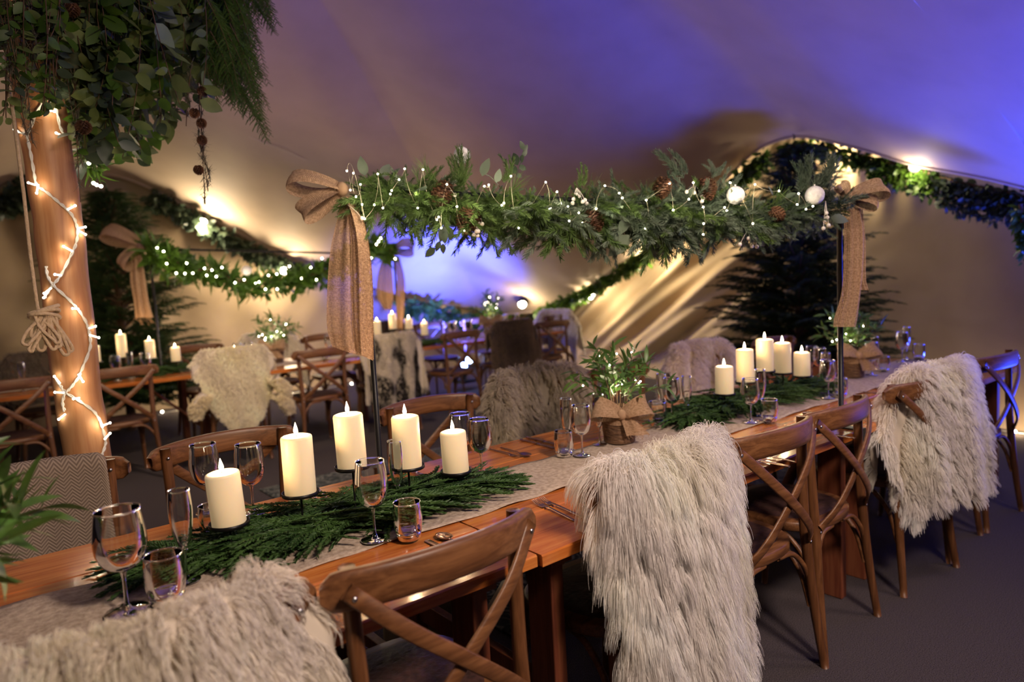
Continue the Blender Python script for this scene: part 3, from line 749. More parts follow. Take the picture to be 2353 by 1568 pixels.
gl(FLUTE, 1898, 900, 'champagne flute just left of the black pole on the table', .92)
gl(TUM, 1930, 912, 'tumbler standing behind the black pole', .95)
gl(WINE, 1866, 868, 'wine glass right of the shortest right-hand candle', .9)
gl(WINE, 1884, 873, 'wine glass behind the right-hand candles, nearer the black pole', .9)
gl(WINE, 2003, 862, 'wine glass right of the far basket plant', .95)
gl(FLUTE, 2010, 850, 'champagne flute right of the far basket plant', .92)
gl(TUM, 2030, 855, 'tumbler beside the fluffy sheepskin', .95)
gl(WINE, 2073, 832, 'wine glass at the right end of the near tables', .95)
gl(FLUTE, 2083, 826, 'champagne flute at the right end of the near tables', .98)
gl(TUM, 2112, 826, 'tumbler at the far right end of the near tables')
# second row (too small to tell apart within a cluster)
G4 = 'glasses on the second-row tables'
def gxy(proto, x, y, label, s=1.): place(proto, USED, (x, y, RT), R.uniform(0, 6), label, 'glass', G4, s)
for x, y, q in ((.10, 6.35, 'at the left picture edge'), (.22, 6.42, 'just right of the one at the picture edge')): gxy(WINE, x, y, 'blurred wine glass on the second table, '+q)
gxy(FLUTE, .40, 6.45, 'blurred champagne flute left of the timber pole on the second table')
gxy(WINE, .62, 6.5, 'blurred wine glass half behind the timber pole and rope')
gxy(WINE, 1.02, 6.36, 'blurred wine glass below the tallest second-row candle, left one')
gxy(FLUTE, 1.13, 6.40, 'blurred flute below the tallest second-row candle')
gxy(WINE, 1.24, 6.36, 'blurred wine glass between the second-row candles')
for x, y, q in ((2.02, 6.45, 'left'), (2.10, 6.40, 'right')): gxy(WINE, x, y, q+' one of two blurred wine glasses left of the small lit plant')
for x, y, q in ((2.86, 6.35, 'left'), (3.02, 6.42, 'right')): gxy(WINE, x, y, q+' blurred wine glass between the small lit plant and the burlap bow tail')
for x, y, q in ((3.12, 6.25, 'right'), (2.7, 6.1, 'left')): gxy(TUM, x, y, q+' blurred tumbler between the small lit plant and the burlap bow tail')
for x, y, q in ((4.42, 6.50, 'leftmost'), (4.52, 6.62, 'second from left'), (4.62, 6.45, 'third from left'), (4.72, 6.58, 'rightmost')): gxy(WINE, x, y, 'blue sparkling wine glass, '+q+' of four left of the far plant')
for x, y, q in ((4.36, 6.3, 'left'), (4.8, 6.35, 'right')): gxy(TUM, x, y, q+' tumbler on the blue-lit table in front of the sparkling wine glasses')
for x, y, q in ((5.28, 6.62, 'left'), (5.38, 6.7, 'middle'), (5.48, 6.6, 'right')): gxy(FLUTE, x, y, q+' one of three flutes right of the far plant above the brown hide')

# ------------------------------------------------------------------ cutlery
def fork():
    t = empty('fork', (0, 0, 0), 0, 'fork', 'fork')
    g = MB(); P = crom([(0, -.10, .002), (0, -.04, .004), (0, .02, .006), (0, .045, .004)], 6)
    g.strip(P, .009, .0022, (1, 0, 0)); P = crom([(0, .04, .004), (0, .055, .0025), (0, .068, .0035)], 5); g.strip(P, .021, .0016, (1, 0, 0)); g.build('handle', M_CUTL, t)
    for k in range(4):
        g = MB(); x = -.009+.006*k; g.strip(crom([(x, .064, .0032), (x, .08, .0045), (x, .10, .010)], 5), .0026, .0014, (1, 0, 0)); g.build('tine', M_CUTL, t)
    return t
def knife():
    t = empty('knife', (0, 0, 0), 0, 'knife', 'knife')
    g = MB(); g.strip(crom([(0, -.11, .004), (0, -.05, .004), (0, 0, .004)], 4), .013, .005, (1, 0, 0)); g.build('handle', M_CUTL, t)
    g = MB(); g.strip(crom([(0, 0, .004), (.001, .06, .004), (.003, .10, .003)], 5), .016, .0016, (1, 0, 0)); g.build('blade', M_CUTL, t); return t
def spoon():
    t = empty('spoon', (0, 0, 0), 0, 'spoon', 'spoon')
    g = MB(); g.strip(crom([(0, -.10, .002), (0, -.03, .005), (0, .05, .006)], 6), .008, .0022, (1, 0, 0)); g.build('handle', M_CUTL, t)
    g = MB(); th = np.linspace(0, 1, 7); a = np.linspace(0, 2*pi, 20, endpoint=False)
    g.grid(np.array([[(.0195*q*cos(b), .078+.030*q*sin(b), .002+.007*q*q) for b in a] for q in th]), closev=True); g.build('bowl', M_CUTL, t, solid=.001); return t
FORK, KNIFE, SPOON = fork(), knife(), spoon()
def cut(proto, px, py, deg, label, z=TZ+.001, xy=None):
    p = onZ(px, py, z) if xy is None else xy
    return place(proto, USED, (p[0], p[1], z), radians(deg), label, proto.name.split('.')[0], 'cutlery on the near tables')
cut(FORK, 725, 1150, 172, 'fork pair, the one nearer the candle, behind the second front candle'); cut(FORK, 745, 1143, 168, 'second fork of the pair behind the second front candle')
cut(FORK, 1272, 1176, -8, 'left one of two forks pointing at the runner, beside the long-haired sheepskin'); cut(FORK, 1290, 1170, -6, 'right one of two forks pointing at the runner, beside the long-haired sheepskin')
cut(FORK, 250, 1290, 176, 'dark fork behind the closest wine glass')
cut(KNIFE, 1030, 1268, 2, 'knife seen under the rail of the bare near chair'); cut(SPOON, 1062, 1256, 2, 'spoon handle beside the knife under the rail of the bare near chair')
cut(SPOON, 1182, 1040, 174, 'spoon right of the short front candle, near the grey fleece'); cut(FORK, 1160, 1043, 178, 'fork beside the spoon, right of the short front candle')
cut(KNIFE, 1236, 1022, 180, 'knife in front of the grey fleece, nearer the candles'); cut(KNIFE, 1250, 1016, 180, 'knife in front of the grey fleece, nearer the basket')
cut(KNIFE, 1095, 1084, 176, 'knife behind the fourth front candle')
cut(KNIFE, 960, 1090, 178, 'knife between the fourth front candle and the pole')
cut(KNIFE, 1745, 1062, 0, 'knife at the near edge behind the bare chair right of the long-haired sheepskin'); cut(SPOON, 1765, 1052, 0, 'spoon at the near edge behind the bare chair right of the long-haired sheepskin')
cut(KNIFE, 1898, 1000, 0, 'knife near the foot of the black pole'); cut(FORK, 1790, 978, 2, 'fork right of the long-haired sheepskin, by the tumbler')
cut(KNIFE, 2030, 895, 0, 'knife between the black pole and the fluffy sheepskin'); cut(KNIFE, 2018, 905, 4, 'second knife between the black pole and the fluffy sheepskin')
cut(KNIFE, 1610, 905, 178, 'knife in front of the short white fleece')
# white card by the basket
g = MB(); g.box((0, 0, .0055), (.10, .15, .010)); g.box((.004, .002, .0125), (.09, .13, .003)); o = g.build('menu_card', M_PAPER, bevel=.001)
p = tab(1478, 962); o.location = (p[0], p[1], TZ+.001); o.rotation_euler = (0, 0, .5); tag(o, 'white cards lying right of the seagrass basket', 'card')

# ------------------------------------------------------------------ candles
def candle_proto():
    t = empty('pillar_candle', (0, 0, 0), 0, 'ivory pillar candle', 'candle')
    g = MB(); H = 1.0
    return t
def make_candle(r, h):
    t = empty('pillar_candle', (0, 0, 0))
    g = MB(); g.lathe([(.0002, 0), (r*.97, 0), (r, .002), (r, h*.5), (r*.995, h-.006), (r*.96, h-.0015), (r*.8, h+.001), (r*.4, h-.002), (.0002, h-.003)], 40); g.build('wax', M_WAX, t)
    g = MB(); g.tube([(0, 0, h-.004), (0, 0, h+.006)], .0012, 6); g.build('wick', M_WICK, t)
    g = MB(); g.lathe(crom([(.0003, h+.003), (.0048, h+.009), (.0058, h+.015), (.0036, h+.025), (.0003, h+.037)], 4), 12); g.build('flame', M_FLAME, t)
    return t
def put_candle(x, y, z, h, label, group, tilt=(0, 0), r=.040, e=1.5):
    t = make_candle(r, h); t.location = (x, y, z); t.rotation_euler = (tilt[0], tilt[1], R.uniform(0, 6) if tilt == (0, 0) else 0)
    tag(t, label, 'candle', group)
    if e: lamp('flame_light', 'POINT', (x, y, z+h+.020), e, (1, .64, .32), .012)
    return t
def holder(cx, cy, pts, label):
    """pts = saucer centres; a bar on the table with one rod and saucer per candle"""
    t = empty('candle_holder', (0, 0, 0), 0, label, 'candle holder')
    xs = [p[0] for p in pts]; g = MB()
    g.strip(crom([(min(xs), cy, TZ+.014), (cx, cy, TZ+.010), (max(xs), cy, TZ+.014)], 4), .010, .004, (0, 1, 0))
    for x in (min(xs), max(xs)): g.strip([(x, cy-.045, TZ+.010), (x, cy+.06, TZ+.010)], .010, .004, (1, 0, 0))
    g.build('base', M_BLACK, t)
    for x, y, z in pts:
        g = MB(); g.tube([(x, cy, TZ+.012), (x, (y+cy)/2, (TZ+z)/2), (x, y, z-.004)] if abs(y-cy) > .01 else [(x, y, TZ+.012), (x, y, z-.004)], .0032, 8); g.build('stem', M_BLACK, t)
        g = MB(); r = .050; g.lathe([(.0002, -.004), (r-.001, -.004), (r, -.003), (r, .006), (r-.0015, .006), (r-.002, -.001), (.0002, -.001)], 32, (x, y, z)); g.build('saucer', M_BLACK, t)
    return t
def cand_group(spec, cy, hl, labels, group, e=1.5, jit=True):
    pts = []
    for (px, pyb, pyt, dy, tl), lb in zip(spec, labels):
        b = onY(px, pyb, cy+dy); tp = onY(px, pyt, cy+dy); pts.append((b[0], b[1], b[2]-.001))
        put_candle(b[0], b[1], b[2], tp[2]-b[2], lb, group, tl, .0395*(1.06 if cy < 3 else 1), e)
    holder(np.mean([p[0] for p in pts]), cy, pts, hl)
cand_group([(527, 1203, 1083, 0, (0, -.05)), (691, 1133, 1000, 0, (0, 0)), (810, 1073, 950, 0, (0, -.02)), (938, 1073, 955, 0, (0, .0)), (1048, 1083, 990, 0, (0, -.03))], 1.80,
    'black iron holder with five saucers on rods, standing in the front fir garland',
    ['leftmost front candle, leaning slightly, on a low saucer', 'thick front candle second from the left, on a black saucer above two forks', 'tallest-standing front candle, in the middle of the group, just below the pole', 'fourth front candle, behind the flute', 'shortest front candle, at the right of the front group'], 'candles of the front group', 2.2)
cand_group([(1665, 905, 842, 0, (0, 0)), (1713, 878, 803, .02, (0, -.02)), (1758, 853, 780, 0, (0, 0)), (1799, 857, 788, 0, (0, -.02)), (1843, 864, 810, 0, (0, 0))], 1.86,
    'black iron holder with five saucers in the right-hand fir garland',
    ['lowest right-hand candle, at the left of its group', 'second right-hand candle from the left, above a wine glass', 'tallest right-hand candle, in the middle of its group', 'fourth right-hand candle, touching the tallest one', 'right-hand candle at the right of its group'], 'candles of the right-hand group', 2.0)
cand_group([(220, 833, 795, 0, (0, 0)), (282, 822, 768, 0, (0, 0)), (347, 824, 782, 0, (0, 0)), (405, 831, 798, 0, (0, 0))], 6.60,
    'iron candle holder on the second table behind the timber pole',
    ['blurred second-row candle right against the timber pole', 'tallest blurred second-row candle, near the timber pole', 'third blurred second-row candle, below the far burlap bow', 'fourth blurred second-row candle, left of the pointed cream hide'], 'candles of the second table', 3)
cand_group([(868, 772, 738, 0, (0, 0)), (903, 757, 722, .0, (0, 0)), (940, 757, 732, 0, (0, 0)), (976, 771, 742, 0, (0, 0))], 6.45,
    'iron candle holder on the far table above the black and white hide',
    ['small far candle right beside the long burlap tail', 'tallest small far candle above the black and white hide', 'third small far candle above the black and white hide', 'small far candle nearest the blue-lit chair'], 'candles of the far table', 3)

# ------------------------------------------------------------------ greenery building blocks
def sprig_geo(L_=.13, n=70, nl=.029, w=.0022, flat=.35, seed=0, taper=.5, ang=50, crv=.15):
    rr = np.random.RandomState(seed); V = []; F = []
    t = np.linspace(0, 1, n); cx = crv*L_*np.sin(t*2.2)
    base = np.stack([cx, t*L_, -.12*L_*t**2], 1)
    for i in range(n):
        a = rr.uniform(0, 2*pi) if flat > .9 else (0 if i % 2 else pi)+rr.normal()*flat*1.3
        l = nl*(1-taper*t[i]**2)*rr.uniform(.75, 1.15); el = radians(ang*(1-.55*t[i]))
        d = np.array([cos(a)*sin(el), cos(el), sin(a)*sin(el)]); sd = unit(np.cross(d, rdir()))*w/2
        p = base[i]; q = p+d*l; k = len(V); V += [p-sd, p+sd, q+sd*.5, q-sd*.5]; F.append([k, k+1, k+2, k+3])
    # stem
    for i in range(0, n-10, 10):
        for sd in (np.array([w*.6, 0, 0]), np.array([0, 0, w*.6])):
            k = len(V); V += [base[i]-sd, base[i]+sd, base[i+10]+sd, base[i+10]-sd]; F.append([k, k+1, k+2, k+3])
    return np.array(V), np.array(F)
def leaf_geo(l=1., w=.4, curl=.2, fold=.15, n=5, tip=1.):
    t = np.linspace(0, 1, n+1); ww = w/2*np.sin(pi*np.clip(t, 0, 1)**.85)**.8*(1-.15*t); ww[0] = ww[-1] = .004
    V = []; F = []
    for i in range(n+1):
        z = -curl*l*t[i]**2; V += [(-ww[i], t[i]*l, z+fold*ww[i]), (0, t[i]*l, z), (ww[i], t[i]*l, z+fold*ww[i])]
    for i in range(n): k = i*3; F += [[k, k+1, k+4, k+3], [k+1, k+2, k+5, k+4]]
    return np.array(V, float), np.array(F)
SPR = [sprig_geo(seed=s, flat=1.0 if s % 2 else 1.6, n=150) for s in range(4)]
SPRF = [sprig_geo(.12, 110, .013, .0026, .14, s, .3, 55, .12) for s in range(10, 13)]
LONGN = [sprig_geo(.06, 60, .09, .0011, 1.5, s, .2, 42, .1) for s in range(20, 22)]
LOLIVE = leaf_geo(1, .25, .30, .2); LEUC = leaf_geo(1, .62, .12, .12); LIVY = leaf_geo(1, .55, .2, .15); LLONG = leaf_geo(1, .16, .35, .25)
def scatter(mb, geos, items):
    """items = list of (geo index, 3x4)"""
    for k, gg in enumerate(geos):
        X = [x for i, x in items if i == k]
        if X: mb.inst(gg[0], gg[1], np.array(X))

# fir garland lying on the table
def table_garland(path, label, n=150, w=.12, seed=0, s=1.):
    rr = np.random.RandomState(seed); P = crom(path, 20); t = empty('fir_table_garland', P[len(P)//2]*np.array([1, 1, 0])+np.array([0, 0, TZ]), 0, label, 'garland')
    off = np.array(t.location)
    g = MB(); g.tube(P-off+np.array([0, 0, .022]), .006, 6); g.build('stem', M_TWIG, t)
    g = MB(); items = []
    for i in range(n):
        k = int(np.clip(rr.normal()*len(P)*.27+len(P)*.48, 0, len(P)-3)) if rr.uniform() < .5 else rr.randint(0, len(P)-2); d = unit(P[k+1]-P[k]); sd = np.array([-d[1], d[0], 0]); q = rr.uniform(-1, 1)
        taper = .35+.65*sin(pi*min(1, max(0, k/len(P)))) ; h = abs(rr.normal())*.018*taper+.012
        p = P[k]+sd*q*w*.35*taper+np.array([0, 0, h]); fwd = d*((1.15 if k > len(P)*.45 else -1.15) if rr.uniform() < .62 else rr.choice([-1, 1]))+sd*(q+rr.normal()*.3)*1.0+np.array([0, 0, rr.uniform(-.05, .22)])
        fl = frame(fwd, rr.normal()*.28, rr.uniform(.75, 1.2)*s, p-off); items.append((rr.randint(0, 3), fl))
    scatter(g, SPRF, items); o = g.build('fir_fronds', M_TFIR, t, smooth=False)
    z = np.array([v.co.z for v in o.data.vertices]); 
    for v in o.data.vertices:
        if v.co.z < .004: v.co.z = .004+abs(v.co.z)*.1
    return t
def tp(px, py): 
    p = tab(px, py); p[1] -= .035; p[2] = TZ+.012; return p
table_garland([np.array((.36, 1.84, TZ+.012)), np.array((.58, 1.80, TZ+.012)), np.array((.82, 1.80, TZ+.012)), np.array((1.06, 1.80, TZ+.012)), np.array((1.30, 1.80, TZ+.012))], 'dark green fir garland lying under the front candles', 900, .26, 1, 1.25)
table_garland([np.array((2.45, 1.84, TZ+.012)), np.array((2.85, 1.86, TZ+.012)), np.array((3.25, 1.86, TZ+.012)), np.array((3.62, 1.87, TZ+.012))], 'dark green fir garland lying under the right-hand candles', 700, .30, 2, 1.3)
table_garland([(.75, 6.6, TZ+.01), (1.2, 6.62, TZ+.01), (1.65, 6.6, TZ+.01)], 'fir garland under the second-row candles behind the timber pole', 260, .3, 3, 1.5)
table_garland([(3.4, 6.45, TZ+.01), (3.8, 6.47, TZ+.01), (4.2, 6.4, TZ+.01)], 'fir garland under the far candle group', 260, .3, 4, 1.5)

# ------------------------------------------------------------------ burlap cloth pieces
def cloth_rows(rows, D0, nv=60, folds=3, amp=.012, seed=0, tw=0., view=None, fray=.0):
    """rows: (pxL, pxR, py, depth offset) -> curtain grid with uv in metres; real folds in depth"""
    rr = np.random.RandomState(seed); A = []; B = []; C = []
    for l, r, py, *dd in rows:
        d = D0+(dd[0] if dd else 0); sk = dd[1] if len(dd) > 1 else 0; A.append(onD(l, py, d)); B.append(onD(r, py+sk, d))
    A = crom(A, 8); B = crom(B, 8); nu = 36; P = np.zeros((len(A), nu, 3)); UV = np.zeros((len(A), nu, 2)); L0 = 0
    ph = rr.uniform(0, 6, 3)
    wmax = max(np.linalg.norm(A-B, axis=1))
    for i in range(len(A)):
        if i: L0 += np.linalg.norm((A[i]+B[i]-A[i-1]-B[i-1])/2)
        w = np.linalg.norm(B[i]-A[i]); k = i/len(A)
        for j in range(nu):
            u = j/(nu-1); P[i, j] = A[i]*(1-u)+B[i]*u-_f*(amp*(np.sin(2*pi*folds*u+ph[0]+.8*k)+.5*np.sin(2*pi*folds*2.1*u+ph[1]))*(1.2-.5*w/wmax)+.02*np.sin(pi*u))
            UV[i, j] = (u*wmax*1.1, L0)
    return P, UV
def threads(g, P, n, l=.03, seed=0, r=.0007):
    rr = np.random.RandomState(seed)
    for k in range(n):
        j = rr.uniform(0, P.shape[0]-1.01); a = int(j); p = P[a]*(1-j+a)+P[a+1]*(j-a); d = np.array([rr.normal()*.4, rr.normal()*.4, -1])*l*rr.uniform(.3, 1.2)
        g.tube([p, p+d*.5+rr.normal(size=3)*.002, p+d+rr.normal(size=3)*.004], r, 4, cap=False)
def loop_geo(g, c, out, width, length, thick, seed=0, uvk=1., n=30, up=(0, 0, 1), pinch=.35):
    """a bow loop: band that leaves the knot c along 'out' and folds back"""
    out = unit(out); up = unit(np.asarray(up, float)-out*np.dot(up, out)); sd = np.cross(out, up)
    a = np.linspace(-.97*pi, .97*pi, n); nu = 14; P = np.zeros((n, nu, 3)); UV = np.zeros((n, nu, 2)); rr = np.random.RandomState(seed)
    for i, q in enumerate(a):
        rad = length/2*(1+np.cos(q)); lift = thick/2*np.sin(q)*(.4+.6*(1+np.cos(q))/2)*1.2
        k = pinch+(1-pinch)*((1+np.cos(q))/2)**.6
        for j in range(nu):
            u = (j/(nu-1)-.5); P[i, j] = np.asarray(c)+out*rad+up*lift+sd*u*width*k+up*.08*width*np.sin(u*7+q+seed)*(1-k*.6)+out*.04*width*np.cos(u*5+seed)
            UV[i, j] = (u*width, q/pi*length*1.1)
    g.grid(P, uv=UV)
def basket_plant(loc, label, scale=1., seed=0, leaves=330, bow=True, spread=.20, height=.26, bulbs=11, pot=True, lsz=.062, bowdir=None, e=.6):
    rr = np.random.RandomState(seed); t = empty('olive_plant_in_basket', loc, rr.uniform(0, 6)*0, label, 'plant'); s = scale
    if pot:
        g = MB(); n = 40; zz = np.linspace(0, .115*s, 33); a = np.linspace(0, 2*pi, n, endpoint=False); P = []
        for i, z in enumerate(zz): 
            r = (.055+.012*(z/(.115*s)))*s+.0022*s*abs(sin(i*pi/2+.4)); P.append(np.stack([r*np.cos(a)+.001*np.sin(a*20+i*2), r*np.sin(a)+.001*np.cos(a*20+i*2), np.full(n, z)], 1))
        P.append(P[-1]*np.array([.9, .9, 1])); P.append(P[-1]*np.array([.9, .9, 0])+np.array([0, 0, .02])); P.append(P[-1]*np.array([.01, .01, 1]))
        g.grid(np.array(P), closev=True); g.build('basket', M_BASKET, t)
    if bow:
        c = np.array([0, 0, .112*s]); dv = -_f*np.array([1, 1, 0]); dv = unit(dv); rt = np.array([_r0[0], _r0[1], 0]); kn = c+dv*.066*s
        g = MB(); th = np.linspace(0, 2*pi, 40)
        band = np.array([[(.069*s*(1+.04*sin(5*q+k))*cos(q), .069*s*(1+.04*sin(5*q+k))*sin(q), .100*s+(k-.5)*.05*s+.004*s*sin(3*q)) for k in np.linspace(0, 1, 6)] for q in th])
        g.grid(band, uv=np.array([[(q*.065*s, k*.05*s) for k in np.linspace(0, 1, 6)] for q in th])); g.build('burlap_band', M_BURLAPD, t)
        for sg in (-1, 1):
            g = MB(); loop_geo(g, kn, rt*sg+np.array([0, 0, .28]), .085*s, .105*s, .055*s, seed+sg, up=np.array([0, 0, .55])+dv*.8); g.build('bow_loop', M_BURLAPD, t)
        g = MB(); P = np.array([[kn+dv*(.006+.012*i/9)+rt*(.01+.045*i/9+(j/7-.5)*(.035+.05*i/9))*s+np.array([0, 0, -.075*s*i/9])+dv*.006*sin(j*1.4+i*.3) for j in range(8)] for i in range(10)])
        g.grid(P, uv=np.array([[(j*.009*s, i*.012*s) for j in range(8)] for i in range(10)])); threads(g, P[-1], 14, .012, seed); g.build('bow_tail', M_BURLAPD, t)
        g = MB(); g.ball(kn+dv*.006, .018*s, 12, sq=(1, 1, 1.1)); g.build('knot', M_BURLAPD, t)
    # stems and leaves
    gs = MB(); gl_ = MB(); items = []; tips = []
    nst = max(9, leaves//17)
    for k in range(nst):
        a = rr.uniform(0, 2*pi); q = sqrt(rr.uniform(.02, 1)); top = np.array([cos(a)*q*spread, sin(a)*q*spread, .11+height*(1-.55*q*q)*rr.uniform(.75, 1.1)])*s
        p0 = np.array([cos(a)*.02, sin(a)*.02, .08])*s; P = bez(p0, p0+np.array([top[0]*.15, top[1]*.15, (top[2]-p0[2])*.8]), top, n=14); gs.tube(P, np.linspace(.0022, .0010, 14)*s, 5, cap=False); tips.append(P)
        nl = leaves//nst
        for i in range(nl):
            f = .25+.75*(i+rr.uniform(0, 1))/nl; j = f*13; aa = int(min(j, 12)); p = P[aa]*(1-j+aa)+P[aa+1]*(j-aa); d = unit(P[min(aa+1, 13)]-P[max(aa-1, 0)])
            o_ = unit(np.cross(d, rdir())); dd = d*.7+o_*.9+np.array([0, 0, rr.uniform(-.1, .3)]); items.append((0, frame(dd, rr.normal()*.7, lsz*s*rr.uniform(.6, 1.2), p)))
    scatter(gl_, [LOLIVE], items); gl_.build('leaves', M_OLIVE, t); gs.build('stems', M_TWIG, t)
    pr = None
    for k in range(bulbs):
        P = tips[rr.randint(len(tips))]; p = P[rr.randint(6, 13)]+rdir()*.012
        if pr is None: g = MB(); g.ball((0, 0, 0), .0032 if s < 1.15 else .0036, 8); pr = g.build('fairy_bulb', M_BULB, t); pr.location = p
        else: c = pr.copy(); COL.objects.link(c); c.parent = t; c.location = p
    if e: lamp('fairy_glow', 'POINT', np.array(loc)+np.array([0, 0, .20*s]), e, (1, .85, .6), .03)
    return t
p = tab(1424, 1018); basket_plant((p[0], p[1], RT), 'olive plant with fairy lights in a seagrass basket with burlap bow, centre near table', 1.08, 3, 300, e=.9)
p = tab(1957, 868); basket_plant((p[0], p[1], RT), 'lit olive plant in a basket with burlap bow behind the right black pole', 1.15, 4, 240, e=.9, spread=.17)
basket_plant((-.09, 1.56, RT), 'olive plant with fairy lights cut off by the left picture edge', 1.10, 5, 620, False, .20, .32, 26, pot=True, lsz=.085, e=3.0)
p = onY(632, 815, 6.35); basket_plant((p[0], 6.35, RT), 'small lit olive plant on the second table above the cream hide', 1.25, 6, 240, e=3, bulbs=16)
p = onY(1128, 745, 6.62); basket_plant((p[0], 6.62, RT), 'lit olive plant on the far table between the blue-lit glasses and the brown hide', 1.35, 7, 240, e=3, bulbs=16)
# ------------------------------------------------------------------ overhead garlands on black poles
def pinecone_geo(g, c, ax, l=.085, r=.03, seed=0):
    rr = np.random.RandomState(seed); X = frame(ax, rr.uniform(0, 6), 1, c); M_, o_ = X[:, :3], X[:, 3]
    n = 90; V = []; F = []
    for i in range(n):
        f = i/n; y = l*(f-.5); rad = r*sin(pi*min(1, .12+f*.86))**.7; a = i*2.399963; el = np.interp(f, [0, 1], [-.2, .9])
        er = np.array([cos(a), 0, sin(a)]); et = np.array([-sin(a), 0, cos(a)]); dd = er*cos(el)+np.array([0, 1, 0])*sin(el); sz = .0115*(l/.085)*(.65+.5*sin(pi*f)); th = np.array([0, 1, 0])*.0022
        b = np.array([0, y, 0])+er*rad*.35; tip = np.array([0, y, 0])+er*rad+dd*sz*.3; k = len(V)
        V += [b-et*sz*.25, b+et*sz*.25, tip+et*sz*.62, tip+dd*sz*.30, tip-et*sz*.62, b+th, tip+dd*sz*.2+th*2.2]
        F += [[k, k+1, k+2, k+3], [k, k+3, k+4, k], [k+5, k+6, k+2, k+1], [k+5, k, k+4, k+6]]
    V = np.array(V)@M_.T+o_; F = np.array(F); F = np.where(F == F[:, :1], F, F)
    g.add(V, F[[i for i in range(len(F)) if len(set(F[i])) == 4]]); tri = [f for f in F if len(set(f)) == 3]
    g.add(V, np.array([[f[0], f[1], f[2]] for f in tri]))
    g.ball(o_, r*.55, 10, sq=(1, 1, 1)); core = [o_+M_[:, 1]*l*q for q in (-.42, -.2, 0, .2, .42)]; g.tube(core, [r*.3, r*.6, r*.65, r*.5, r*.15], 8)
PA = onY(829, 434, 2.25); PB = onY(1929, 492, 1.31)
PA = np.array([PA[0], PA[1], PA[2]]); PB = np.array([PB[0], PB[1], PB[2]])
def pole_frame(A, B, label, w=.0105, edges=(2.212, 1.236)):
    t = empty('garland_pole_frame', (0, 0, 0), 0, label, 'pole frame')
    for P in (A, B):
        g = MB(); y = P[1]; e = edges[0] if P is A else edges[1]; sg = 1 if y > e else -1; outer = e+sg*.016 if abs(e-y) < .05 or sg > 0 else e; ins = y
        g.tube([(P[0], y, TZ+.006), (P[0], y, P[2])], w, 12); g.build('pole', M_BLACK, t)
        lo_, hi_ = (e-.05, max(y, e)+.022) if P is A else (e-.016, max(y, e)+.03); ed = hi_-.006 if P is A else lo_+.005
        g = MB(); g.box((P[0], (lo_+hi_)/2, TZ+.004), (.045, hi_-lo_, .006)); g.box((P[0], ed, TZ-.034), (.045, .008, .076)); g.box((P[0], (ed+(e-.03 if P is A else e+.03))/2, TZ-.069), (.045, abs(ed-(e-.03 if P is A else e+.03)), .006)); g.build('clamp', M_BLACK, t, smooth=False)
    g = MB(); g.tube([A, B], w*.85, 12); g.build('crossbar', M_BLACK, t); return t
pole_frame(PA, PB, 'black iron frame of two poles and a crossbar standing over the near tables')
_n = unit(np.cross(PB-PA, [0, 0, 1]))
if np.dot(_n, CAM-PA) < 0: _n = -_n
def ong(px, py, off=0.):            # on the vertical plane of the near crossbar, shifted towards the viewer side
    d = ray(px, py); t = np.dot(PA+_n*off-CAM, _n)/np.dot(d, _n); return CAM+d*t
def pt(g, P, n=4): g.tube(P, .0006, 4, cap=False)
def garland(A, B, label, n, env, seed=0, s=1., frost=None, thick=.07, nrm=None):
    rr = np.random.RandomState(seed); t = empty('overhead_garland', (0, 0, 0), 0, label, 'garland'); D = B-A; d = unit(D)
    side = unit(np.cross(d, [0, 0, 1])); gF = MB(); gG = MB(); gL = MB(); it = []; itf = []; il = []; iln = []
    for i in range(n):
        f = rr.uniform(0, 1); up, dn = env(f); a = rr.uniform(0, 2*pi)
        rad = np.array([0, 0, 1.])*sin(a)+side*cos(a); h = up if sin(a) > 0 else dn
        c = A+D*f+np.array([0, 0, (up-dn)*.25])+rad*rr.uniform(0, .35)*h*np.array([1, 1, 1]); dr = unit(rad*rr.uniform(.4, 1.3)+d*rr.choice([-1, 1])*rr.uniform(.3, 1.3)+rdir()*.25)
        L_ = max(.5, h/.10)*rr.uniform(.6, .95)*s*(.75 if abs(sin(a)) < .4 else 1)
        X = frame(dr, rr.uniform(0, 6), L_, c); (itf if rr.uniform() < (frost(f) if frost else .2) else it).append((rr.randint(0, 4), X))
    for i in range(int(n*.03)): 
        f = rr.uniform(0, 1); a = rr.uniform(0, 2*pi); iln.append((rr.randint(2), frame(unit(np.array([0, 0, sin(a)])+side*cos(a)*.6+d*rr.normal()*.4), 0, s, A+D*f)))
    for i in range(int(n*.03)):
        f = rr.uniform(0, 1); a = rr.uniform(0, 2*pi); rad = np.array([0, 0, 1.])*sin(a)+side*cos(a); up, dn = env(f); il.append((0, frame(unit(rad+d*rr.normal()*.8), rr.uniform(0, 6), rr.uniform(.04, .07)*s, A+D*f+rad*.06*s)))
    return t, it, itf, iln, il
def env_near(f):
    up = np.interp(f, [0, .06, .12, .25, .35, .42, .5, .6, .66, .75, .82, .9, .97, 1], [.07, .08, .10, .06, .06, .06, .09, .085, .12, .10, .05, .07, .12, .10])
    dn = np.interp(f, [0, .05, .15, .3, .42, .5, .56, .64, .72, .8, .88, .95, 1], [.13, .12, .14, .16, .17, .13, .18, .15, .15, .12, .09, .09, .05]); return up, dn
gt, it, itf, iln, il = garland(PA+np.array([0, 0, -.01]), PB, 'lush fir garland with lights, pine cones and white baubles over the near tables', 1150, env_near, 5, 1.0, lambda f: np.interp(f, [0, .3, .45, 1], [.05, .25, .7, .85]))
def toward(px, py, px2, py2, sc, off=.04): a = ong(px, py, off); b = ong(px2, py2, off); return frame(b-a, 0, sc*np.linalg.norm(b-a), a, up=-_f)
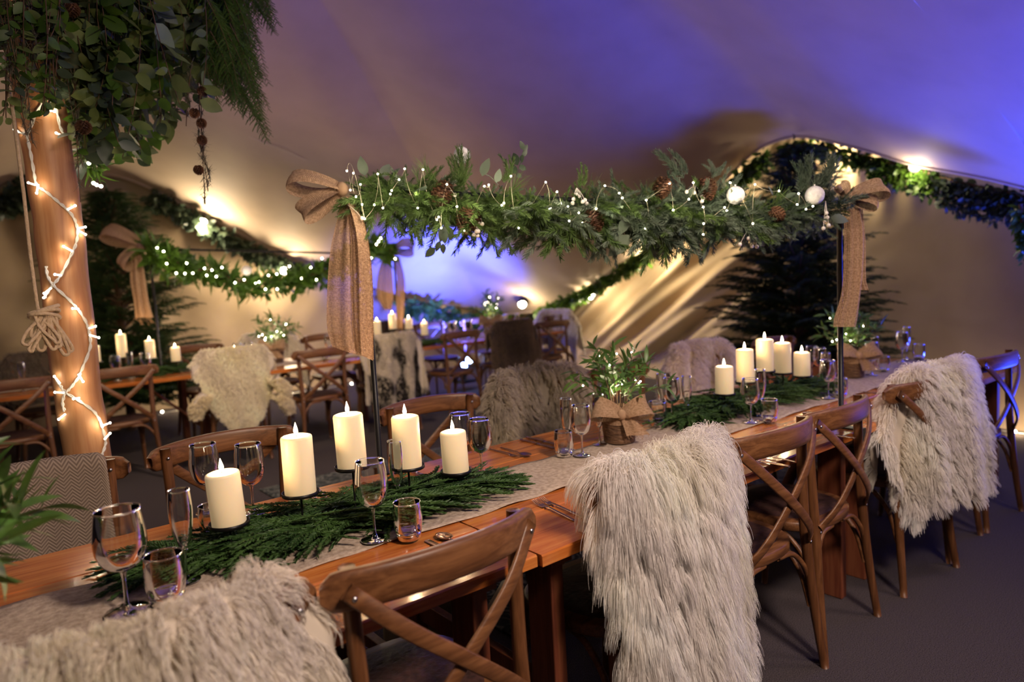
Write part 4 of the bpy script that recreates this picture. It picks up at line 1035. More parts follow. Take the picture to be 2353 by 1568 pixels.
# single sprays that give the garland its outline
for a in [(x+R.normal()*7*(k > 0), y+R.normal()*6*(k > 0), x2+R.normal()*7*(k > 0), y2+abs(R.normal())*12*(k > 0), sc) for k in range(4) for x, y, x2, y2, sc in ((1050, 425, 1047, 345, 8.5), (1043, 420, 1030, 360, 8), (1060, 425, 1065, 370, 8), (1170, 420, 1163, 362, 8), (820, 420, 862, 392, 8), (1330, 430, 1329, 378, 8), (905, 500, 925, 525, 8), (945, 490, 952, 535, 9), (1015, 490, 1005, 530, 8))]: it.append((R.randint(4), toward(*a)))
for a in [(x+R.normal()*7*(k > 0), y+R.normal()*6*(k > 0), x2+R.normal()*7*(k > 0), y2+R.normal()*7*(k > 0), sc) for k in range(4) for x, y, x2, y2, sc in ((1560, 400, 1520, 365, 8.5), (1580, 400, 1550, 362, 8.5), (1640, 395, 1625, 372, 8), (1640, 400, 1660, 372, 8), (1850, 430, 1845, 365, 8.5), (1870, 430, 1900, 362, 8.5), (1840, 435, 1830, 380, 8), (1885, 430, 1910, 372, 8.5), (1400, 540, 1385, 590, 9), (1420, 540, 1420, 585, 9), (1260, 510, 1265, 545, 9), (1230, 505, 1245, 540, 9), (1470, 560, 1455, 585, 8), (1790, 500, 1800, 520, 8))]: itf.append((R.randint(4), toward(*a)))
for a in ((960, 420, 955, 395, 14), (985, 410, 970, 380, 14), (1130, 520, 1140, 545, 13), (1590, 515, 1620, 545, 14), (1165, 410, 1180, 390, 10)): iln.append((0, toward(*a)))
g = MB(); scatter(g, SPR, it); scatter(g, LONGN, iln); g.build('fir_sprays', M_FIR, gt, smooth=False)
g = MB(); scatter(g, SPR, itf); g.build('frosted_fir_sprays', M_FROST, gt, smooth=False)
g = MB(); scatter(g, [LEUC], il); g.build('eucalyptus_leaves', M_EUCG, gt)
def leafspray(name, mat, parent, stem, leaves, off=.05):
    g = MB(); P = crom([ong(x, y, off) for x, y in stem], 6); g.tube(P, .0012, 5, cap=False)
    for (x, y, x2, y2) in leaves:
        a = ong(x, y, off); b = ong(x2, y2, off+R.uniform(-.015, .015)); g.inst(LEUC[0], LEUC[1], [frame(b-a, R.uniform(-.5, .5), np.linalg.norm(b-a), a, up=-_f)])
    return g.build(name, mat, parent)
leafspray('eucalyptus_spray', M_EUCG, gt, [(1145, 425), (1125, 405), (1108, 400)], [(1108, 405, 1122, 362), (1140, 420, 1150, 388)])
leafspray('eucalyptus_spray', M_EUCD, gt, [(1185, 410), (1195, 380), (1203, 345)], [(1203, 345, 1196, 323), (1203, 348, 1213, 332), (1200, 360, 1212, 345), (1200, 355, 1198, 375), (1190, 380, 1178, 350), (1193, 380, 1210, 392), (1186, 400, 1173, 375), (1186, 400, 1200, 408)], .03)
leafspray('eucalyptus_spray', M_EUCD, gt, [(1035, 495), (1028, 530), (1005, 560), (980, 590)], [(1030, 520, 1037, 553), (1022, 520, 1012, 556), (1020, 530, 1022, 560), (1012, 555, 1000, 578), (1018, 560, 1018, 584), (1000, 570, 976, 591)])
leafspray('eucalyptus_spray', M_EUCG, gt, [(1200, 470), (1185, 490), (1165, 515)], [(1195, 475, 1155, 515), (1200, 470, 1235, 478)])
leafspray('eucalyptus_spray', M_EUCD, gt, [(1700, 480), (1695, 520), (1690, 540)], [(1695, 480, 1660, 492), (1693, 500, 1690, 545), (1690, 510, 1660, 545), (1700, 510, 1702, 540)])
leafspray('eucalyptus_spray', M_EUCG, gt, [(1440, 500), (1450, 530), (1440, 560)], [(1440, 500, 1425, 540), (1440, 510, 1472, 532), (1445, 540, 1400, 590)])
for k, (px, py, l, r_, a, b) in enumerate(((1077, 503, .11, .038, .5, -1), (1016, 445, .09, .034, .3, -.6), (1365, 506, .085, .036, -.3, -1), (1521, 432, .08, .032, .2, -.7), (1624, 433, .085, .034, -.2, -.8), (1786, 492, .06, .026, -.8, -.4))):
    g = MB(); pinecone_geo(g, ong(px, py, .055), unit(unit(PA-PB)*a+np.array([0, 0, b])), l, r_, k); g.build('pine_cone', M_CONE, gt, smooth=False)
for px, py, r_, off in ((1061, 357, .0305, -.02), (1690, 449, .034, .07), (1872, 449, .036, .06)):
    g = MB(); g.ball((0, 0, 0), r_, 28); g.tube([(0, 0, r_*.97), (0, 0, r_+.006)], .003, 8); o = g.build('bauble', M_BAUBLE, gt); o.location = ong(px, py, off)
for k, (px, py, pts) in enumerate(((1325, 440, [(0, 8), (-7, 18), (-9, 27), (4, 12), (14, 24), (19, 20), (23, 28)]), (1105, 510, [(3, 5), (-10, 22), (-16, 30), (-8, 32), (-6, 22)]), (1600, 435, [(-5, 8), (12, 15), (16, 22), (13, 28), (-22, 6)]), (1730, 520, [(-10, 28), (0, 22), (7, 30), (-2, 46), (9, 47), (-30, 42)]), (1897, 470, [(2, 20), (-2, 38), (7, 48), (-5, 55), (4, 30)]), (1015, 430, [(24, 16), (30, 18)]), (800, 480, [(32, 22)]))):
    g = MB(); a = ong(px, py-8, .05)
    for x, y in pts: b = ong(px+x, py+y, .06+.01*sin(x)); g.tube(bez(a, (a+b)/2+np.array([0, 0, .01]), b, n=6), .0008, 5, cap=False); g.ball(b, .0078, 10)
    g.build('berry_cluster', M_BERRY, gt)
# fairy light wire and bulbs of the near garland
BL = [(797, 393), (805, 437), (812, 398), (818, 452), (832, 470), (838, 503), (828, 424), (860, 471), (880, 478), (897, 446), (868, 400), (917, 413), (930, 388), (972, 390), (900, 438), (960, 478), (1008, 499), (1004, 505), (1027, 424), (1050, 475), (1014, 524), (1067, 530), (1113, 428), (1123, 425), (1174, 405), (1153, 472), (1158, 467), (1192, 524), (1254, 419), (1262, 479), (1280, 441), (1289, 467), (1264, 478), (1308, 508), (1305, 475), (1338, 513), (1330, 489), (1423, 444), (1430, 455), (1485, 460), (1547, 483), (1538, 423), (1593, 420), (1583, 458), (1616, 476), (1617, 514), (1616, 539), (1665, 477), (1670, 484), (1735, 424), (1790, 439), (1835, 445), (1832, 470), (1852, 481), (1868, 474), (1730, 514), (1483, 525), (1370, 480), (1390, 427), (1678, 420)]
pr = None; order = sorted(BL); gw = MB(); pts = []
for px, py in order:
    p = ong(px, py, .085+.015*sin(px)); pts.append(p)
    if pr is None: g = MB(); g.ball((0, 0, 0), .0036, 8); pr = g.build('fairy_bulb', M_BULB, gt); pr.location = p
    else: c = pr.copy(); COL.objects.link(c); c.parent = gt; c.location = p
for a, b in zip(pts[:-1], pts[1:]): gw.tube(bez(a, (a+b)/2+rdir()*.02, b, n=6), .0006, 4, cap=False)
gw.tube(bez(pts[0], pts[0]+np.array([0.02, 0, .10]), pts[6], n=10), .0009, 4, cap=False)
gw.build('light_wire', M_WIRE, gt)
for px in (850, 960, 1070, 1180, 1300, 1430, 1560, 1680, 1800): lamp('fairy_glow', 'POINT', ong(px, 480 if px % 20 else 440, .16), .55, (1, .88, .62), .02)

# second-row garland between its own poles
QA = onY(343, 572, 6.75); QB = onY(905, 585, 6.75)
pole_frame(np.array(QA), np.array(QB), 'thin black frame of two poles behind the second-row tables', .012, (7.15, 7.06))
gt2 = empty('overhead_garland', (0, 0, 0), 0, 'blurred leafy garland with many lights sagging above the second row', 'garland')
g = MB(); items = []; path = crom([onY(x, y, 6.72) for x, y in ((335, 570), (380, 590), (430, 612), (500, 630), (570, 650), (650, 645), (720, 632), (790, 600), (850, 565), (900, 575))], 12)
for i in range(1500):
    k = R.randint(len(path)-1); d = unit(path[k+1]-path[k]); a = R.uniform(0, 2*pi); rad = unit(np.array([0, cos(a), sin(a)])+d*R.normal()*.8); items.append((0, frame(rad, R.uniform(0, 6), R.uniform(.10, .17), path[k]+rad*R.uniform(0, .07)+np.array([0, 0, -.05*R.uniform(0, 1)*(R.uniform() < .3)*2]))))
scatter(g, [LOLIVE if False else LLONG], [(0, x[1]*1) for x in items[:800]]); scatter(g, [LEUC], [(0, np.concatenate([x[1][:, :3]*.75, x[1][:, 3:]], 1)) for x in items[800:]]); g.build('leaves', M_IVY, gt2)
g = MB(); g.tube(path, .012, 6); g.build('garland_core', M_TWIG, gt2)
pr = None
B2 = [(361, 570), (376, 578), (383, 606), (429, 605), (405, 628), (425, 629), (443, 628), (470, 617), (475, 633), (487, 621), (497, 636), (510, 615), (540, 650), (561, 643), (595, 648), (610, 665), (587, 650), (617, 633), (636, 630), (650, 620), (665, 612), (693, 640), (714, 615), (727, 643), (740, 594), (637, 665), (870, 555), (865, 562), (875, 548), (853, 593), (908, 595)]
for px, py in B2:
    p = onY(px, py, 6.60)
    if pr is None: g = MB(); g.ball((0, 0, 0), .007, 8); pr = g.build('fairy_bulb', M_BULB, gt2); pr.location = p
    else: c = pr.copy(); COL.objects.link(c); c.parent = gt2; c.location = p
g = MB(); g.ball((0, 0, 0), .045, 16); o = g.build('bauble', M_BAUBLE, gt2); o.location = onY(567, 622, 6.6)
for px, py in ((400, 600), (560, 650), (700, 635), (880, 570)): lamp('fairy_glow', 'POINT', onY(px, py, 6.45), 1.2, (1, .88, .62), .04)

# ------------------------------------------------------------------ burlap bows at the pole tops
def dpt(P): return float(np.dot(np.asarray(P)-CAM, _f))
DA = dpt(PA); DB = dpt(PB)
RT_ = _r; UP_ = _u
def mk_bow(label, tail, loops, knot, D, fold=3, amp=.012, seed=0, n_th=26, mat=None, tl=.035):
    t = empty('burlap_bow', (0, 0, 0), 0, label, 'bow')
    for rows in tail:
        P, UV = cloth_rows(rows, D, folds=fold, amp=amp, seed=seed); g = MB(); g.grid(P, uv=UV); threads(g, P[-1], n_th, tl, seed); g.build('bow_tail', mat or M_BURLAP, t)
    kx, ky, kr = knot; c = onD(kx, ky, D-.02)
    for (dx, dy, w, l, th, sd) in loops:
        g = MB(); loop_geo(g, c, RT_*dx-UP_*dy+_f*(-.15), w, l, th, sd, up=UP_*.62+_f*(-.78)); g.build('bow_loop', M_BURLAPD, t)
    g = MB(); g.ball(c, kr, 16, sq=(.9, .9, 1.1)); g.build('knot', M_BURLAPD, t); return t
mk_bow('big burlap bow with a long see-through tail at the left pole, above the tall candle',
       [[(783, 818, 455), (778, 832, 490), (768, 842, 530), (758, 850, 580), (752, 856, 650), (750, 858, 720), (752, 858, 760), (762, 860, 797, -.01, 30)], [(795, 815, 470, -.02), (800, 836, 510, -.03), (806, 848, 560, -.035), (806, 857, 640, -.03), (808, 859, 740, -.03, 10), (815, 858, 805, -.03, 25)]],
       [(-1, -.12, .075, .185, .085, 1), (-.86, .60, .085, .17, .06, 3)], (786, 435, .024), DA, 1.6, .008, 1, 40, tl=.02)
mk_bow('burlap bow with a frayed tail on the right black pole near the tent wall',
       [[(1938, 1975, 470), (1940, 1986, 540), (1938, 1984, 620), (1932, 1978, 680), (1917, 1972, 730), (1914, 1968, 752)], [(1950, 1982, 480, .03), (1955, 1990, 560, .04), (1960, 1990, 640, .04), (1968, 1996, 668, .04)]],
       [(1, -.18, .085, .15, .07, 5), (.8, .25, .07, .12, .05, 6), (-.3, -.5, .06, .06, .04, 2)], (1945, 452, .026), DB, 1.6, .007, 4, 60, M_BURLAP, .035)
mk_bow('blurred burlap bow at the left pole of the second row, before the left spruce',
       [[(303, 328, 590), (300, 335, 640), (308, 342, 690), (312, 352, 730)]], [(-1, -.35, .16, .33, .16, 7), (-.55, .75, .13, .26, .12, 8)], (326, 562, .05), dpt(QA), 2.2, .02, 5, 16, M_BURLAPD, .06)
mk_bow('blurred burlap bow at the right pole of the second row, before the blue glow',
       [[(880, 898, 590), (868, 902, 630), (866, 905, 680), (884, 900, 712)], [(905, 918, 590), (912, 930, 640), (910, 930, 690), (912, 926, 755)]], [(1, -.15, .17, .24, .16, 9), (-.9, .1, .12, .20, .12, 10)], (903, 575, .06), dpt(QB), 2.2, .02, 6, 16, M_BURLAPD, .05)

# ------------------------------------------------------------------ timber pole, rope, fairy lights
POSTY = 3.0
PC = [onY(51, 0, POSTY), onY(99, 283, POSTY), onY(128, 467, POSTY), onY(145, 604, POSTY), onY(179, 900, POSTY), onY(203, 1055, POSTY)]
lo = PC[-1]+(PC[-1]-PC[0])/(PC[0][2]-PC[-1][2])*(PC[-1][2]); hi = PC[0]+(PC[0]-PC[1])/(PC[0][2]-PC[1][2])*(4.2-PC[0][2])
PL = np.array([hi]+PC+[lo])
g = MB(); Pp = crom(PL, 8); rad = .078+.002*np.sin(np.arange(len(Pp))*.9); g.tube(Pp, rad, 28)
post = g.build('timber_pole', M_POST); tag(post, 'round timber tent pole wrapped in fairy lights, left side', 'pole')
def postc(z): return np.array([np.interp(z, PL[::-1, 2], PL[::-1, i]) for i in (0, 1)]+[z])
def onpost(px, py, off=.006):         # a pixel on the front of the pole's surface
    d = ray(px, py); t = 2.2
    for _ in range(500):
        p = CAM+d*t; c = postc(p[2]); q = np.linalg.norm(p[:2]-c[:2])
        if q < .08+off: return p
        if t > 3.1: break
        t += .003
    t = POSTY/d[1]; p = CAM+d*t; c = postc(p[2]); v = p[:2]-c[:2]; L_ = max(np.linalg.norm(v), .084+off); p[:2] = c[:2]+v/np.linalg.norm(v)*L_; return p
fs = empty('fairy_light_string', (0, 0, 0), 0, 'twisted white fairy light cable wound around the timber pole', 'string lights')
runs = [[(35, 0), (70, 40), (100, 75), (128, 128)], [(32, 298), (62, 306), (80, 268), (105, 228), (128, 250), (138, 290), (148, 312)], [(62, 310), (70, 350), (78, 395), (85, 425), (105, 440), (135, 465), (155, 482), (172, 505), (178, 530), (175, 560), (162, 590), (140, 633), (122, 655), (112, 668), (103, 685)],
        [(106, 612), (110, 635), (125, 658), (160, 690), (180, 712), (200, 745), (206, 770), (207, 800), (190, 845), (180, 868), (162, 892), (150, 905), (144, 925), (148, 945)], [(131, 875), (138, 885), (150, 902), (180, 920), (215, 945), (230, 968), (240, 1000), (243, 1020), (235, 1045), (228, 1058)]]
g = MB()
for rn in runs:
    P = crom([onpost(x, y) for x, y in rn], 6)
    for k in range(2):
        ph = np.arange(len(P))*.9+k*pi; g.tube(P+np.stack([np.cos(ph), 0*ph, np.sin(ph)], 1)*.0028, .0032, 6, cap=False)
g.build('cable', M_CABLE, fs)
prt = None; prb = None
TB = [((155, 482), (178, 470), 1), ((180, 525), (196, 522), 1), ((180, 530), (198, 540), 1), ((167, 578), (140, 563), 1), ((140, 633), (141, 636), 2), ((118, 662), (102, 674), 1), ((112, 668), (98, 688), 1), ((180, 710), (182, 713), 1), ((205, 755), (226, 748), 1), ((80, 425), (76, 428), 1), ((88, 424), (86, 435), 1), ((180, 860), (185, 868), 1), ((138, 882), (127, 868), 1), ((148, 903), (128, 902), 1), ((150, 952), (135, 964), 1), ((182, 915), (184, 918), 1), ((228, 962), (232, 972), 1), ((232, 980), (240, 977), 1), ((240, 1010), (252, 997), 1), ((205, 770), (212, 772), 1), ((100, 252), (112, 254), 1), ((110, 65), (118, 80), 1), ((45, 5), (40, 6), 1), ((32, 298), (34, 300), 1), ((143, 312), (148, 314), 1), ((147, 205), (149, 210), 1)]
for (a, b, k) in TB:
    p = onpost(*a, .010); q = onpost(*b, .014); d = unit(q-p) if np.linalg.norm(q-p) > .008 else unit(-_f)
    g = MB(); g.tube([p, p+d*.022, p+d*.030], [.0036, .0034, .0026], 8); g.build('bulb_tube', M_BULBC, fs)
    g = MB(); g.ball(p+d*.032, .0042, 8); g.build('bulb_tip', M_COOL if k == 2 else M_BULB, fs)
for px, py in ((85, 425), (190, 530), (140, 600), (182, 715), (184, 868), (184, 920), (235, 975), (112, 250)): lamp('fairy_glow', 'POINT', onpost(px, py, .04), .13, (1, .78, .5), .008)
# rope
rp = empty('coiled_rope', (0, 0, 0), 0, 'tan guy rope running down the timber pole and tied in a hanging coil', 'rope'); RY = 2.80
g = MB(); g.tube([onY(5, 120, RY), onY(30, 260, RY), onY(55, 450, RY), onY(70, 590, RY), onY(85, 700, RY), onY(90, 720, RY)], .0055, 8); g.build('rope_line', M_ROPE, rp)
g = MB(); c = onY(100, 712, RY); 
for k in range(3):
    a = np.linspace(0, 2*pi, 26); g.tube(np.stack([c[0]+(.042)*np.cos(a), c[1]-.01+.028*np.sin(a), c[2]-.012*k+.012*np.cos(a+k)], 1), .0065, 8)
g.build('rope_wrap', M_ROPE, rp)
rr = np.random.RandomState(4)
for (x, y) in ((62, 785), (72, 800), (95, 798), (110, 785), (122, 795), (135, 790), (160, 800), (150, 808), (80, 770), (130, 780)):
    g = MB(); top = c+np.array([rr.normal()*.012, -.03+rr.normal()*.008, -.02]); b = onY(x, y, RY-.03+rr.normal()*.012); w = np.array([.006+rr.uniform(0, .010), 0, 0]); dn = b-top
    P = crom([top, top+dn*.5-w*1.2, b-w*.8, b+np.array([0, 0, -.012]), b+w*.8, top+dn*.5+w*1.2, top+np.array([.01, .004, 0])], 6); g.tube(P, .0055, 8); g.build('rope_loop', M_ROPE, rp)

# ------------------------------------------------------------------ hanging foliage at the top of the pole
hf = empty('hanging_foliage', (0, 0, 0), 0, 'large hanging arrangement of eucalyptus, cedar and larch around the top of the timber pole', 'hanging foliage')
gE, gD, gC, gT, gLr, gG = MB(), MB(), MB(), MB(), MB(), MB(); iE, iD, iC, iL, iG = [], [], [], [], []
bx = [0, 30, 70, 130, 160, 200, 240, 280, 310, 350, 380, 420, 450, 480]; by = [330, 350, 300, 240, 330, 385, 360, 375, 372, 330, 300, 250, 245, 235]
rr = np.random.RandomState(11)
for k in range(210):
    x = rr.uniform(95, 470) if k > 25 else rr.uniform(-20, 60); lim = np.interp(x, bx, by); y = lim*rr.uniform(.10, 1.0)**.7; Y = rr.uniform(2.75, 3.55) if x > 130 else rr.uniform(2.7, 2.85)
    if k <= 25: y *= .8
    tip = onY(x, y, Y); top = onY(x+rr.normal()*25, min(-40, y-180), Y+rr.normal()*.05); L_ = np.linalg.norm(top-tip); mid = (tip+top)/2+np.array([rr.normal(), rr.normal(), 0])*.05
    P = bez(top, mid, tip, n=16); gT.tube(P, .0016, 4, cap=False); kind = rr.uniform()
    nl = int(min(L_, .75)/.03)
    for i in range(nl):
        f = 1-i*.03/L_; j = f*15; a = int(min(max(j, 0), 14)); p = P[a]*(1-j+a)+P[a+1]*(j-a); o_ = rdir(); o_[2] = -abs(o_[2])*.6-.2; sc = rr.uniform(.05, .105) if x > 130 else rr.uniform(.03, .055)
        X = frame(o_, rr.uniform(0, 6), sc, p); (iE if kind < .45 else iD if kind < .75 else iG).append((0, X))
# cedar fronds on the right side
def cedar(tip, top, w=.05, seed=0):
    mid = (tip+top)/2+np.array([.03, 0, .02]); P = bez(top, mid, tip, n=24)
    gT.tube(P, np.linspace(.002, .0008, 24), 4, cap=False)
    for i in range(3, 24):
        for s in (-1, 1):
            d = unit(P[min(i+1, 23)]-P[i-1]); sd = RT_*s; l = w*(1.15-.75*(i/23))*rr.uniform(.8, 1.2); dr = unit(d*.9+sd*.75+_f*rr.normal()*.25)
            iC.append((rr.randint(3), frame(dr, rr.normal()*.4, l/.12*1.0, P[i], up=-_f)))
for k in range(110):
    x, y = [(612, 320), (600, 270), (598, 190), (625, 70), (590, 120), (560, 260), (540, 200), (520, 235), (500, 240), (575, 60), (545, 70), (520, 120), (560, 150), (480, 190), (590, 25), (608, 50), (585, 215), (570, 180), (535, 245), (500, 150)][k % 20]
    x += rr.normal()*9*(k >= 20); y += -abs(rr.normal())*28*(k >= 20); Y = 3.1+rr.normal()*.12; tip = onY(x, y, Y); top = onY(400+(x-400)*rr.uniform(.35, .75)-20, y-rr.uniform(170, 260), Y); cedar(tip, top, rr.uniform(.05, .075))
for k in range(26):
    x = rr.uniform(130, 260); y = rr.uniform(250, 360) if k % 2 else rr.uniform(60, 250); Y = 3.25; cedar(onY(x, y, Y), onY(x+10, y-200, Y), .045)
# larch strands with little cones
larch_cones = []
for (x0, y0, x1, y1) in ((440, 150, 428, 290), (455, 190, 478, 440), (462, 200, 472, 470), (455, 300, 483, 410), (168, 100, 185, 465), (50, 0, 75, 330), (20, 0, 60, 310), (8, 0, 30, 200), (65, 0, 90, 120), (150, 150, 190, 380), (165, 60, 180, 300)):
    Y = 2.72 if x0 < 100 else 2.85; P = bez(onY(x0, y0, Y), onY((x0+x1)/2-4, (y0+y1)/2, Y), onY(x1, y1, Y), n=30); gT.tube(P, .0017, 5, cap=False)
    for i in range(0, 30, 2):
        if rr.uniform() < .85:
            o_ = rdir()
            for q in range(12): d = unit(o_*.35+rdir()*.9); iL.append((0, frame(d, 0, rr.uniform(.02, .034), P[i]+o_*.004)))
g = gLr
nd = (np.array([(-.06, 0, 0), (.06, 0, 0), (.02, 1, 0), (-.02, 1, 0)]), np.array([[0, 1, 2, 3]]))
scatter(gE, [LEUC], iE); gE.build('eucalyptus_leaves', M_EUC, hf); scatter(gD, [LEUC], iD); gD.build('dark_eucalyptus_leaves', M_EUCD, hf); scatter(gG, [LEUC], iG); gG.build('green_leaves', M_IVY, hf)
scatter(gC, SPRF, iC); gC.build('cedar_fronds', M_CEDAR, hf, smooth=False); scatter(gLr, [nd], iL); gLr.build('larch_needles', M_LARCH, hf, smooth=False); gT.build('stems', M_TWIG, hf)
for k, (px, py) in enumerate(((192, 292), (165, 22), (82, 100), (465, 210), (463, 283), (456, 390), (447, 260), (464, 322), (5, 25))):
    g = MB(); pinecone_geo(g, onY(px, py, 2.80), unit((rr.normal()*.3, rr.normal()*.3, -1)), .045 if k < 3 else .034, .024 if k < 3 else .017, 30+k); g.build('pine_cone', M_CONE, hf, smooth=False)
# lamp clipped to the pole inside the foliage
def flood(loc, aim, label, e, s=1., group='clip-on floodlights along the tent edge', hd=.05, cone=150, sz=.05, col=(1, .80, .52)):
    loc = np.array(loc, float); d = unit(unit(CAM-loc)*np.array([.8, .8, 0])+np.array([0, 0, -.55])) if aim is None else unit(np.array(aim)-loc); t = empty('clip_floodlight', (0, 0, 0), 0, label, 'floodlight', group)
    X = frame(d, 0, s, loc); M_, o_ = X[:, :3], X[:, 3]
    def tr(V): return np.asarray(V)@M_.T+o_
    g = MB(); prof = [(.012, -.11), (.022, -.10), (.028, -.06), (.045, -.02), (.052, .012), (.049, .012), (.040, -.015)]; a = np.linspace(0, 2*pi, 24, endpoint=False)
    P = np.array([[(r_*cos(q), y, r_*sin(q)) for q in a] for r_, y in prof]); g.grid(tr(P.reshape(-1, 3)).reshape(P.shape), closev=True); g.build('lamp_housing', M_BLACK, t)
    g = MB(); P = np.array([[(r_*cos(q), y, r_*sin(q)) for q in a] for r_, y in ((.0005, .040), (.014, .037), (.027, .026), (.036, .008), (.040, -.008))]); g.grid(tr(P.reshape(-1, 3)).reshape(P.shape), closev=True); g.build('lens', M_FLOOD, t)
    g = MB(); g.tube([loc-d*.05, loc-d*.09*s+np.array([0, 0, .06])], .006, 8); g.build('clamp_arm', M_BLACK, t)
    lamp('flood_beam', 'POINT', loc+d*.10*s, e, col, sz); return t
flood(onY(205, 175, 3.35), onY(150, 130, 3.0)+np.array([0, .5, .4]), 'bright lamp inside the hanging foliage right of the timber pole', 55, .8)
flood(onY(205, 372, 3.4), onY(230, 450, 5.5), 'small lamp in the leaf tuft under the hanging foliage', 5, .6)
tf = empty('leaf_tuft', (0, 0, 0), 0, 'leafy tuft with small lights hanging below the foliage, right of the timber pole', 'leaf tuft'); g = MB(); its = []
c0 = onY(212, 385, 3.3)
for k in range(150): its.append((0, frame(unit(rdir()+np.array([0, 0, -.4])), R.uniform(0, 6), R.uniform(.05, .085), c0+rdir()*.03+np.array([0, 0, .10*R.uniform(0, 1)]))))
g.tube([c0+np.array([0, 0, .35]), c0], .003, 5); scatter(g, [LLONG], [(0, x[1]) for x in its]); g.build('leaves', M_IVY, tf)
for px, py in ((204, 375), (222, 425), (215, 421), (232, 428)): g = MB(); g.ball(onY(px, py, 3.22), .007, 8); g.build('fairy_bulb', M_BULB, tf)
# ------------------------------------------------------------------ spruce trees
def spruce(loc, h, rad, label, seed=0, mat=None, nb=150, lean=0, z0=.25, needles=26):
    rr = np.random.RandomState(seed); t = empty('spruce_tree', loc, 0, label, 'tree')
    g = MB(); g.tube([(0, 0, 0), (lean*.5, 0, h*.5), (lean, 0, h)], [.05, .035, .006], 10); 
    gf = MB(); items = []
    geo = sprig_geo(1., 64, .17, .030, 1.1, seed, .3, 55, .06)
    for i in range(nb):
        f = (i+rr.uniform(0, 1))/nb; z = z0+(h-z0)*f; r = rad*(1-f)**.75*rr.uniform(.75, 1.1)+.05; a = i*2.39996+rr.normal()*.3
        p0 = np.array([lean*z/h, 0, z]); d = np.array([cos(a), sin(a), rr.uniform(-.05, .25)+f*.5]); tip = p0+d*r; mid = p0+d*r*.5+np.array([0, 0, .06*r]); P = bez(p0, mid, tip, n=9)
        g.tube(P, np.linspace(.010, .003, 9), 5, cap=False)
        nt = int(9+r*24)
        for k in range(nt):
            q = .15+.85*(k+1)/nt; j = q*8; b = int(min(j, 7)); p = P[b]*(1-j+b)+P[b+1]*(j-b); s = -1 if k % 2 else 1; dd = unit(d*np.array([1, 1, 0])); sd = np.array([-dd[1], dd[0], 0])*s
            L_ = (.10+.16*r*(1.05-q))*rr.uniform(.8, 1.2) if k < nt-1 else .14
            dr = unit(dd*.8+sd*(.9 if k < nt-1 else 0)+np.array([0, 0, rr.uniform(-.15, .15)])); items.append((0, frame(dr, rr.normal()*.3, L_, p)))
    items.append((0, frame((0, 0, 1), 0, .22, (lean, 0, h-.1))))
    scatter(gf, [geo], items); g.build('trunk_and_branches', M_TWIG, t); gf.build('needles', mat or M_TREE, t, smooth=False); return t
p = onY(300, 800, 8.25); spruce((p[0]-.05, 8.3, 0), 2.5, .98, 'green spruce tree against the back wall behind the second row, left', 1, M_TREE, 230)
p = onY(300, 800, 8.25)
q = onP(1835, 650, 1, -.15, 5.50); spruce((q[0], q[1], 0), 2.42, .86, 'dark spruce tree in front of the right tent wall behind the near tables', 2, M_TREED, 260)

# ------------------------------------------------------------------ garlands clipped along the tent edge
def edge_garland(pix, pl, label, n, leaf, size, mat, hang=.12, seed=0, geo=None, wid=.08, twigs=True):
    rr = np.random.RandomState(seed); P = crom([pl(x, y) for x, y in pix], 10); t = empty('edge_garland', (0, 0, 0), 0, label, 'garland')
    g = MB(); g.tube(P, .012, 6); g.build('rope_core', M_TWIG, t); items = []
    for i in range(n):
        j = rr.uniform(0, len(P)-1.01); a = int(j); p = P[a]*(1-j+a)+P[a+1]*(j-a); d = unit(P[a+1]-P[a]); o_ = rdir(); hh = hang*(.35+.65*abs(sin(j*.6)))*rr.uniform(0, 1)
        items.append((0, frame(unit(o_+d*rr.normal()*.5+np.array([0, 0, -.7])), rr.uniform(0, 6), size*rr.uniform(.6, 1.2), p+o_*wid*rr.uniform(0, 1)*.6+np.array([0, 0, -hh]))))
    g = MB(); scatter(g, [leaf], items); g.build('leaves', mat, t); return t
yb = lambda x, y: onY(x, y+4, 8.93)
rb = lambda x, y: onP(x, y, 1, -.15, 5.80)
ro = lambda x, y: onP(x, y, 1, -.15, 6.02)
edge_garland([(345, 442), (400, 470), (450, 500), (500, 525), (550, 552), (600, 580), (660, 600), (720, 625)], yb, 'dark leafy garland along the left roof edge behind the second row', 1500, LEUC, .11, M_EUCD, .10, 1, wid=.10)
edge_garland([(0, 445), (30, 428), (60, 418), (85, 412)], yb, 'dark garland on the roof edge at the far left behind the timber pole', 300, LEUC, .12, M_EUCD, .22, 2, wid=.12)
edge_garland([(925, 705), (980, 700), (1040, 720), (1100, 735), (1160, 735), (1230, 722)], lambda x, y: onY(x, y, 8.7), 'low leafy garland at the tied-down tent corner in the blue light', 700, LEUC, .13, M_IVY, .12, 3, wid=.15)
edge_garland([(1235, 716), (1290, 690), (1350, 662), (1420, 618), (1480, 578), (1530, 545), (1580, 510), (1640, 460), (1700, 400), (1760, 350)], rb, 'long leafy garland climbing the right roof edge towards the dark spruce', 2600, LIVY, .09, M_IVY, .13, 4, wid=.09)
edge_garland([(1800, 335), (1850, 330), (1900, 338), (1960, 352), (1985, 360)], ro, 'leaves lit from behind above the dark spruce', 500, LIVY, .08, M_IVY, .10, 5, wid=.08)
edge_garland([(1995, 362), (2030, 370), (2070, 380), (2110, 390), (2145, 402)], ro, 'bright green ivy garland hanging from the right roof edge beside the lamp', 900, LIVY, .065, M_IVY, .20, 6, wid=.06)
edge_garland([(2160, 405), (2210, 420), (2260, 432), (2310, 442), (2353, 452), (2400, 465)], ro, 'dark ivy garland hanging from the roof edge at the far right', 1100, LEUC, .065, M_EUCD, .26, 7, wid=.07)
